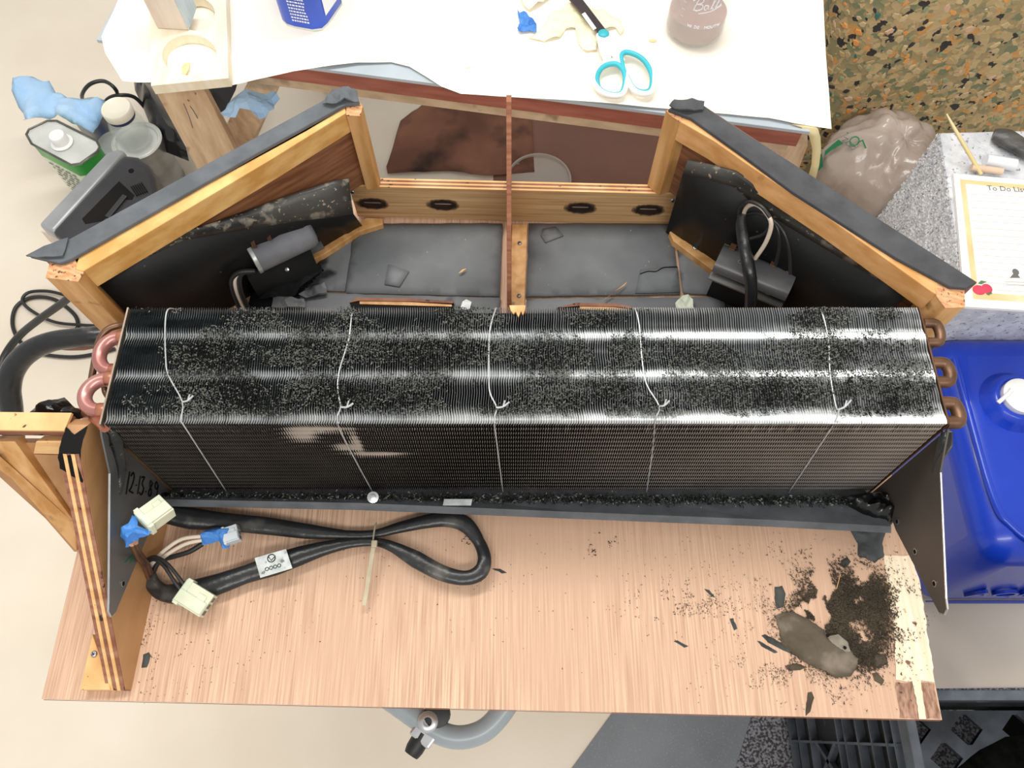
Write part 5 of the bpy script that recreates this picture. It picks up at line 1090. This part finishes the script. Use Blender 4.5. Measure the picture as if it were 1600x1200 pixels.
for k, (x0, x1, y) in enumerate(((1570, 1640, 440), (1572, 1640, 445))): b = MB(); b.bar(at(x0, y, nz_ + .0052), at(x1, y + 3, nz_ + .0052), .0012, .0002); b.build('fine_print_line', m_line, pad)
b = MB(); b.tube([at(1479, 178, BZ + .07), at(1500, 216, BZ + .045), at(1533, 272, BZ + .008)], [.0012, .0036, .0034], 8, smooth=3); tag(b.build('bamboo_skewer', m_stick, smooth=True), 'pointed bamboo skewer leaning on the foam block behind the dowel', 'skewer')
b = MB(); b.tube([at(1518, 261, BZ + .012), at(1566, 268, BZ + .012)], .0062, 14, smooth=1); tag(b.build('wooden_dowel', m_dowel, smooth=True), 'short pinkish wooden dowel on top of the foam block', 'dowel')
b = MB(); b.tube([at(1540, 250, BZ + .012), at(1586, 258, BZ + .012)], [.011, .011], 16, smooth=1); tag(b.build('milky_tube', m_chalk, smooth=True), 'short milky white tube behind the dowel on the foam block', 'tube')
b = MB(); b.tube([at(1552, 210, BZ + .014), at(1572, 216, BZ + .016), at(1600, 232, BZ + .016), at(1640, 250, BZ + .016)], [.012, .020, .018, .018], 14, flat=.7); tag(b.build('rubber_wad', m_mitt, smooth=True), 'dark grey rolled rubbery wad on the foam block\'s far edge', 'wad')

# blue water jug
jug = thing('water_jug', 'large blue plastic water jug with white-capped spout, standing on the floor at the right', 'jug', Vector((1.0, .45, 0)))
x0, x1, y0, y1, zt_ = .835, 1.22, .245, .705, .37
b = MB(); b.hull2([Vector((x0 - .02, y0 + .02, zt_)), Vector((x1, y0 + .02, zt_)), Vector((x1, y1, zt_)), Vector((x0 - .02, y1, zt_))], [Vector((x0, y0, .001)), Vector((x1, y0, .001)), Vector((x1, y1, .001)), Vector((x0, y1, .001))]); b.build('jug_body', m_jug, jug, bevel=.055, seg=8, smooth=True)
rim = [(x0 + .012, y1 - .06), (x0 + .010, y0 + .14), (x0 + .03, y0 + .075), (x0 + .075, y0 + .042), (x0 + .16, y0 + .036), (x1 - .02, y0 + .036)]
MB().tube([Vector((x, y, zt_ + .000 - (.006 if i in (0, 5) else .0))) for i, (x, y) in enumerate(rim)], .007, 8, smooth=6).build('moulded_ridge', m_jug, jug, smooth=True)
cc = at(1592, 622, zt_ - B + .02)
MB().lathe([(.062, -.022), (.052, -.008), (.046, .004), (.040, .006), (.036, .004), (.034, .0)], cc, 32).build('neck_collar', m_jug, jug, smooth=True)
b = MB(); b.lathe([(.034, 0), (.034, .012)] + [(.030, .014), (0, .016)], cc, 32); cp = b.build('white_cap', m_wplast, jug, smooth=True)
b = MB(); b.tube([cc + Vector((-.02, .01, .016)), cc + Vector((-.03, 0, .014)), cc + Vector((-.045, -.012, .006))], .004, 8); b.build('cap_strap', m_wplast, cp, smooth=True)
text('embossed_letters', 'AQUA', Vector((x0 + .075, y0 + .002, .10)), (1, 0, 0), (0, 0, 1), .065, m_jug, jug, .0035)
for k in range(4): MB().tube([Vector((x0 + .03 + .02 * k, y0 - .0005, .034 - k * .007)), Vector((x1 - .05, y0 - .0005, .034 - k * .007))], .0015, 6, smooth=1).build('embossed_rib', m_jug, jug, smooth=True)

# ================================================================== BOTTOM: stand with tube foot, crate, dark cloth
st = thing('work_stand', 'grey tubular work stand under the board, with a hinge bolt and chrome swivel fitting', 'stand', Vector((0.02, .3, 0)))
ZR = -.14
arc = [at(x, y, ZR) for x, y in ((600, 1085), (632, 1108), (655, 1124), (690, 1146), (722, 1152), (755, 1142), (780, 1118), (800, 1085), (810, 1040))]
MB().tube(arc, .0155, 18, smooth=6).build('curved_tube', m_greyt, st, smooth=True)
MB().lathe([(.014, 0), (.014, .006), (.010, .009), (.006, .009), (.006, .004), (0, .004)], at(669, 1128, ZR + .012), 20).build('hinge_bolt', m_bare, st, smooth=True)
MB().lathe([(.018, 0), (.018, .016), (.012, .018)], at(684, 1116, ZR + .0), 20).build('black_bushing', m_rubber, st, smooth=True)
b = MB(); q = at(662, 1148, ZR + .004); b.box(q, (.034, .022, .016), Matrix.Rotation(R(-38), 3, 'Z')); b.build('chrome_clevis', m_bare, st, bevel=.003)
b = MB(); b.tube([at(662, 1146, ZR), at(648, 1170, ZR), at(642, 1180, ZR)], [.0125, .0125, .010], 16, smooth=2); b.build('rubber_tip', m_rubber, st, smooth=True)
b = MB(); b.box((0.02, .33, B - .026), (.5, .30, .024)); b.build('support_plate', m_greyt, st, bevel=.002)
b = MB(); b.box((0.02, .33, (B - .038) / 2 + .006), (.07, .07, B - .05)); b.build('column', m_greyt, st, bevel=.004)
for sx in (-1, 1): MB().tube([Vector((.02, .33, .05)), Vector((.02 + sx * .30, .40, .018))], .017, 12, smooth=1).build('foot', m_greyt, st, smooth=True)
MB().tube([arc[-1], Vector((.02, .2, B - .12)), Vector((.02, .33, B - .1))], .0155, 14, smooth=4).build('tube_arm', m_greyt, st, smooth=True)
MB().tube([arc[0], Vector((-.16, .12, B - .13)), Vector((-.08, .30, B - .06))], .0155, 14, smooth=4).build('tube_arm', m_greyt, st, smooth=True)

cr = thing('black_crate', 'tall black plastic lattice crate standing on the speckled carpet, front right corner', 'crate', Vector((.72, -.12, 0)))
cx0, cx1, cy0_, cy1, ch_ = .545, .96, -.33, .05, .52
b = MB(); b.box(((cx0 + cx1) / 2, cy1 - .006, ch_ - .014), (cx1 - cx0, .014, .028)); b.box((cx0 + .007, (cy0_ + cy1) / 2, ch_ - .014), (.014, cy1 - cy0_, .028)); b.box((cx1 - .007, (cy0_ + cy1) / 2, ch_ - .014), (.014, cy1 - cy0_, .028)); b.box(((cx0 + cx1) / 2, cy0_ + .007, ch_ - .014), (cx1 - cx0, .014, .028)); b.build('top_rim', m_crateg, cr, bevel=.002)
for nm, c_, s_ in (('back_wall', ((cx0 + cx1) / 2, cy1 - .012, .25), (cx1 - cx0 - .02, .004, .46)), ('side_wall', (cx0 + .014, (cy0_ + cy1) / 2, .25), (.004, cy1 - cy0_ - .02, .46)), ('side_wall', (cx1 - .014, (cy0_ + cy1) / 2, .25), (.004, cy1 - cy0_ - .02, .46)), ('front_wall', ((cx0 + cx1) / 2, cy0_ + .012, .25), (cx1 - cx0 - .02, .004, .46))):
    b = MB(); b.box(c_, s_); b.build(nm, m_crate, cr)
for z in (.03, .08, .14, .27, .30, .35, .40, .45, .475):
    b = MB(); b.box((cx0 + .006, (cy0_ + cy1) / 2, z), (.016, cy1 - cy0_ - .004, .004)); b.build('side_rib', m_crateg, cr)
for y in (-.28, -.17, -.08, -.02, .035):
    b = MB(); b.box((cx0 + .006, y, .25), (.014, .004, .46)); b.build('upright_rib', m_crateg, cr)
for s_ in (-1, 1):
    b = MB(); b.bar((cx0 + .005, -.05 - .03 * s_, .16), (cx0 + .005, -.05 + .03 * s_, .25), .008, .010, (1, 0, 0)); b.build('diamond_rib', m_crateg, cr)
P_s = .088; LZ = .25
loops = [[Vector((cx0 + .02, cy0_ + .02, LZ)), Vector((cx1 - .02, cy0_ + .02, LZ)), Vector((cx1 - .02, cy1 - .02, LZ)), Vector((cx0 + .02, cy1 - .02, LZ))]]
for i in range(-1, 6):
    for j in range(-1, 10):
        x = cx0 + .052 + i * P_s + (P_s / 2 if j % 2 else 0); y = cy1 - .05 - j * P_s * .5; r = .0275
        if x - r < cx0 + .026 or x + r > cx1 - .026 or y - r < cy0_ + .026 or y + r > cy1 - .022: continue
        loops.append([Vector((x + r, y, LZ)), Vector((x + r * .15, y + r * .85, LZ)), Vector((x - r * .15, y + r * .85, LZ)), Vector((x - r, y, LZ)), Vector((x - r * .15, y - r * .85, LZ)), Vector((x + r * .15, y - r * .85, LZ))])
b = MB(); b.holed(loops, (0, 0, -.010)); b.build('lattice_bottom', m_crateg, cr)
for x in (cx0 + .02, cx1 - .02):
    for y in (cy0_ + .02, cy1 - .02): b = MB(); b.box((x, y, .025), (.02, .02, .036)); b.build('foot', m_crate, cr)
tag(sheet([(1470, 1235), (1490, 1205), (1530, 1172), (1570, 1152), (1620, 1144), (1680, 1120), (1700, 1300), (1460, 1300)], -.136, .015, dome(.012, .06, .004, 30), ragged=.002).build('black_cloth', m_bfab, smooth=True, solid=.003), 'fuzzy black fabric bulging in at the bottom right corner', 'fabric')
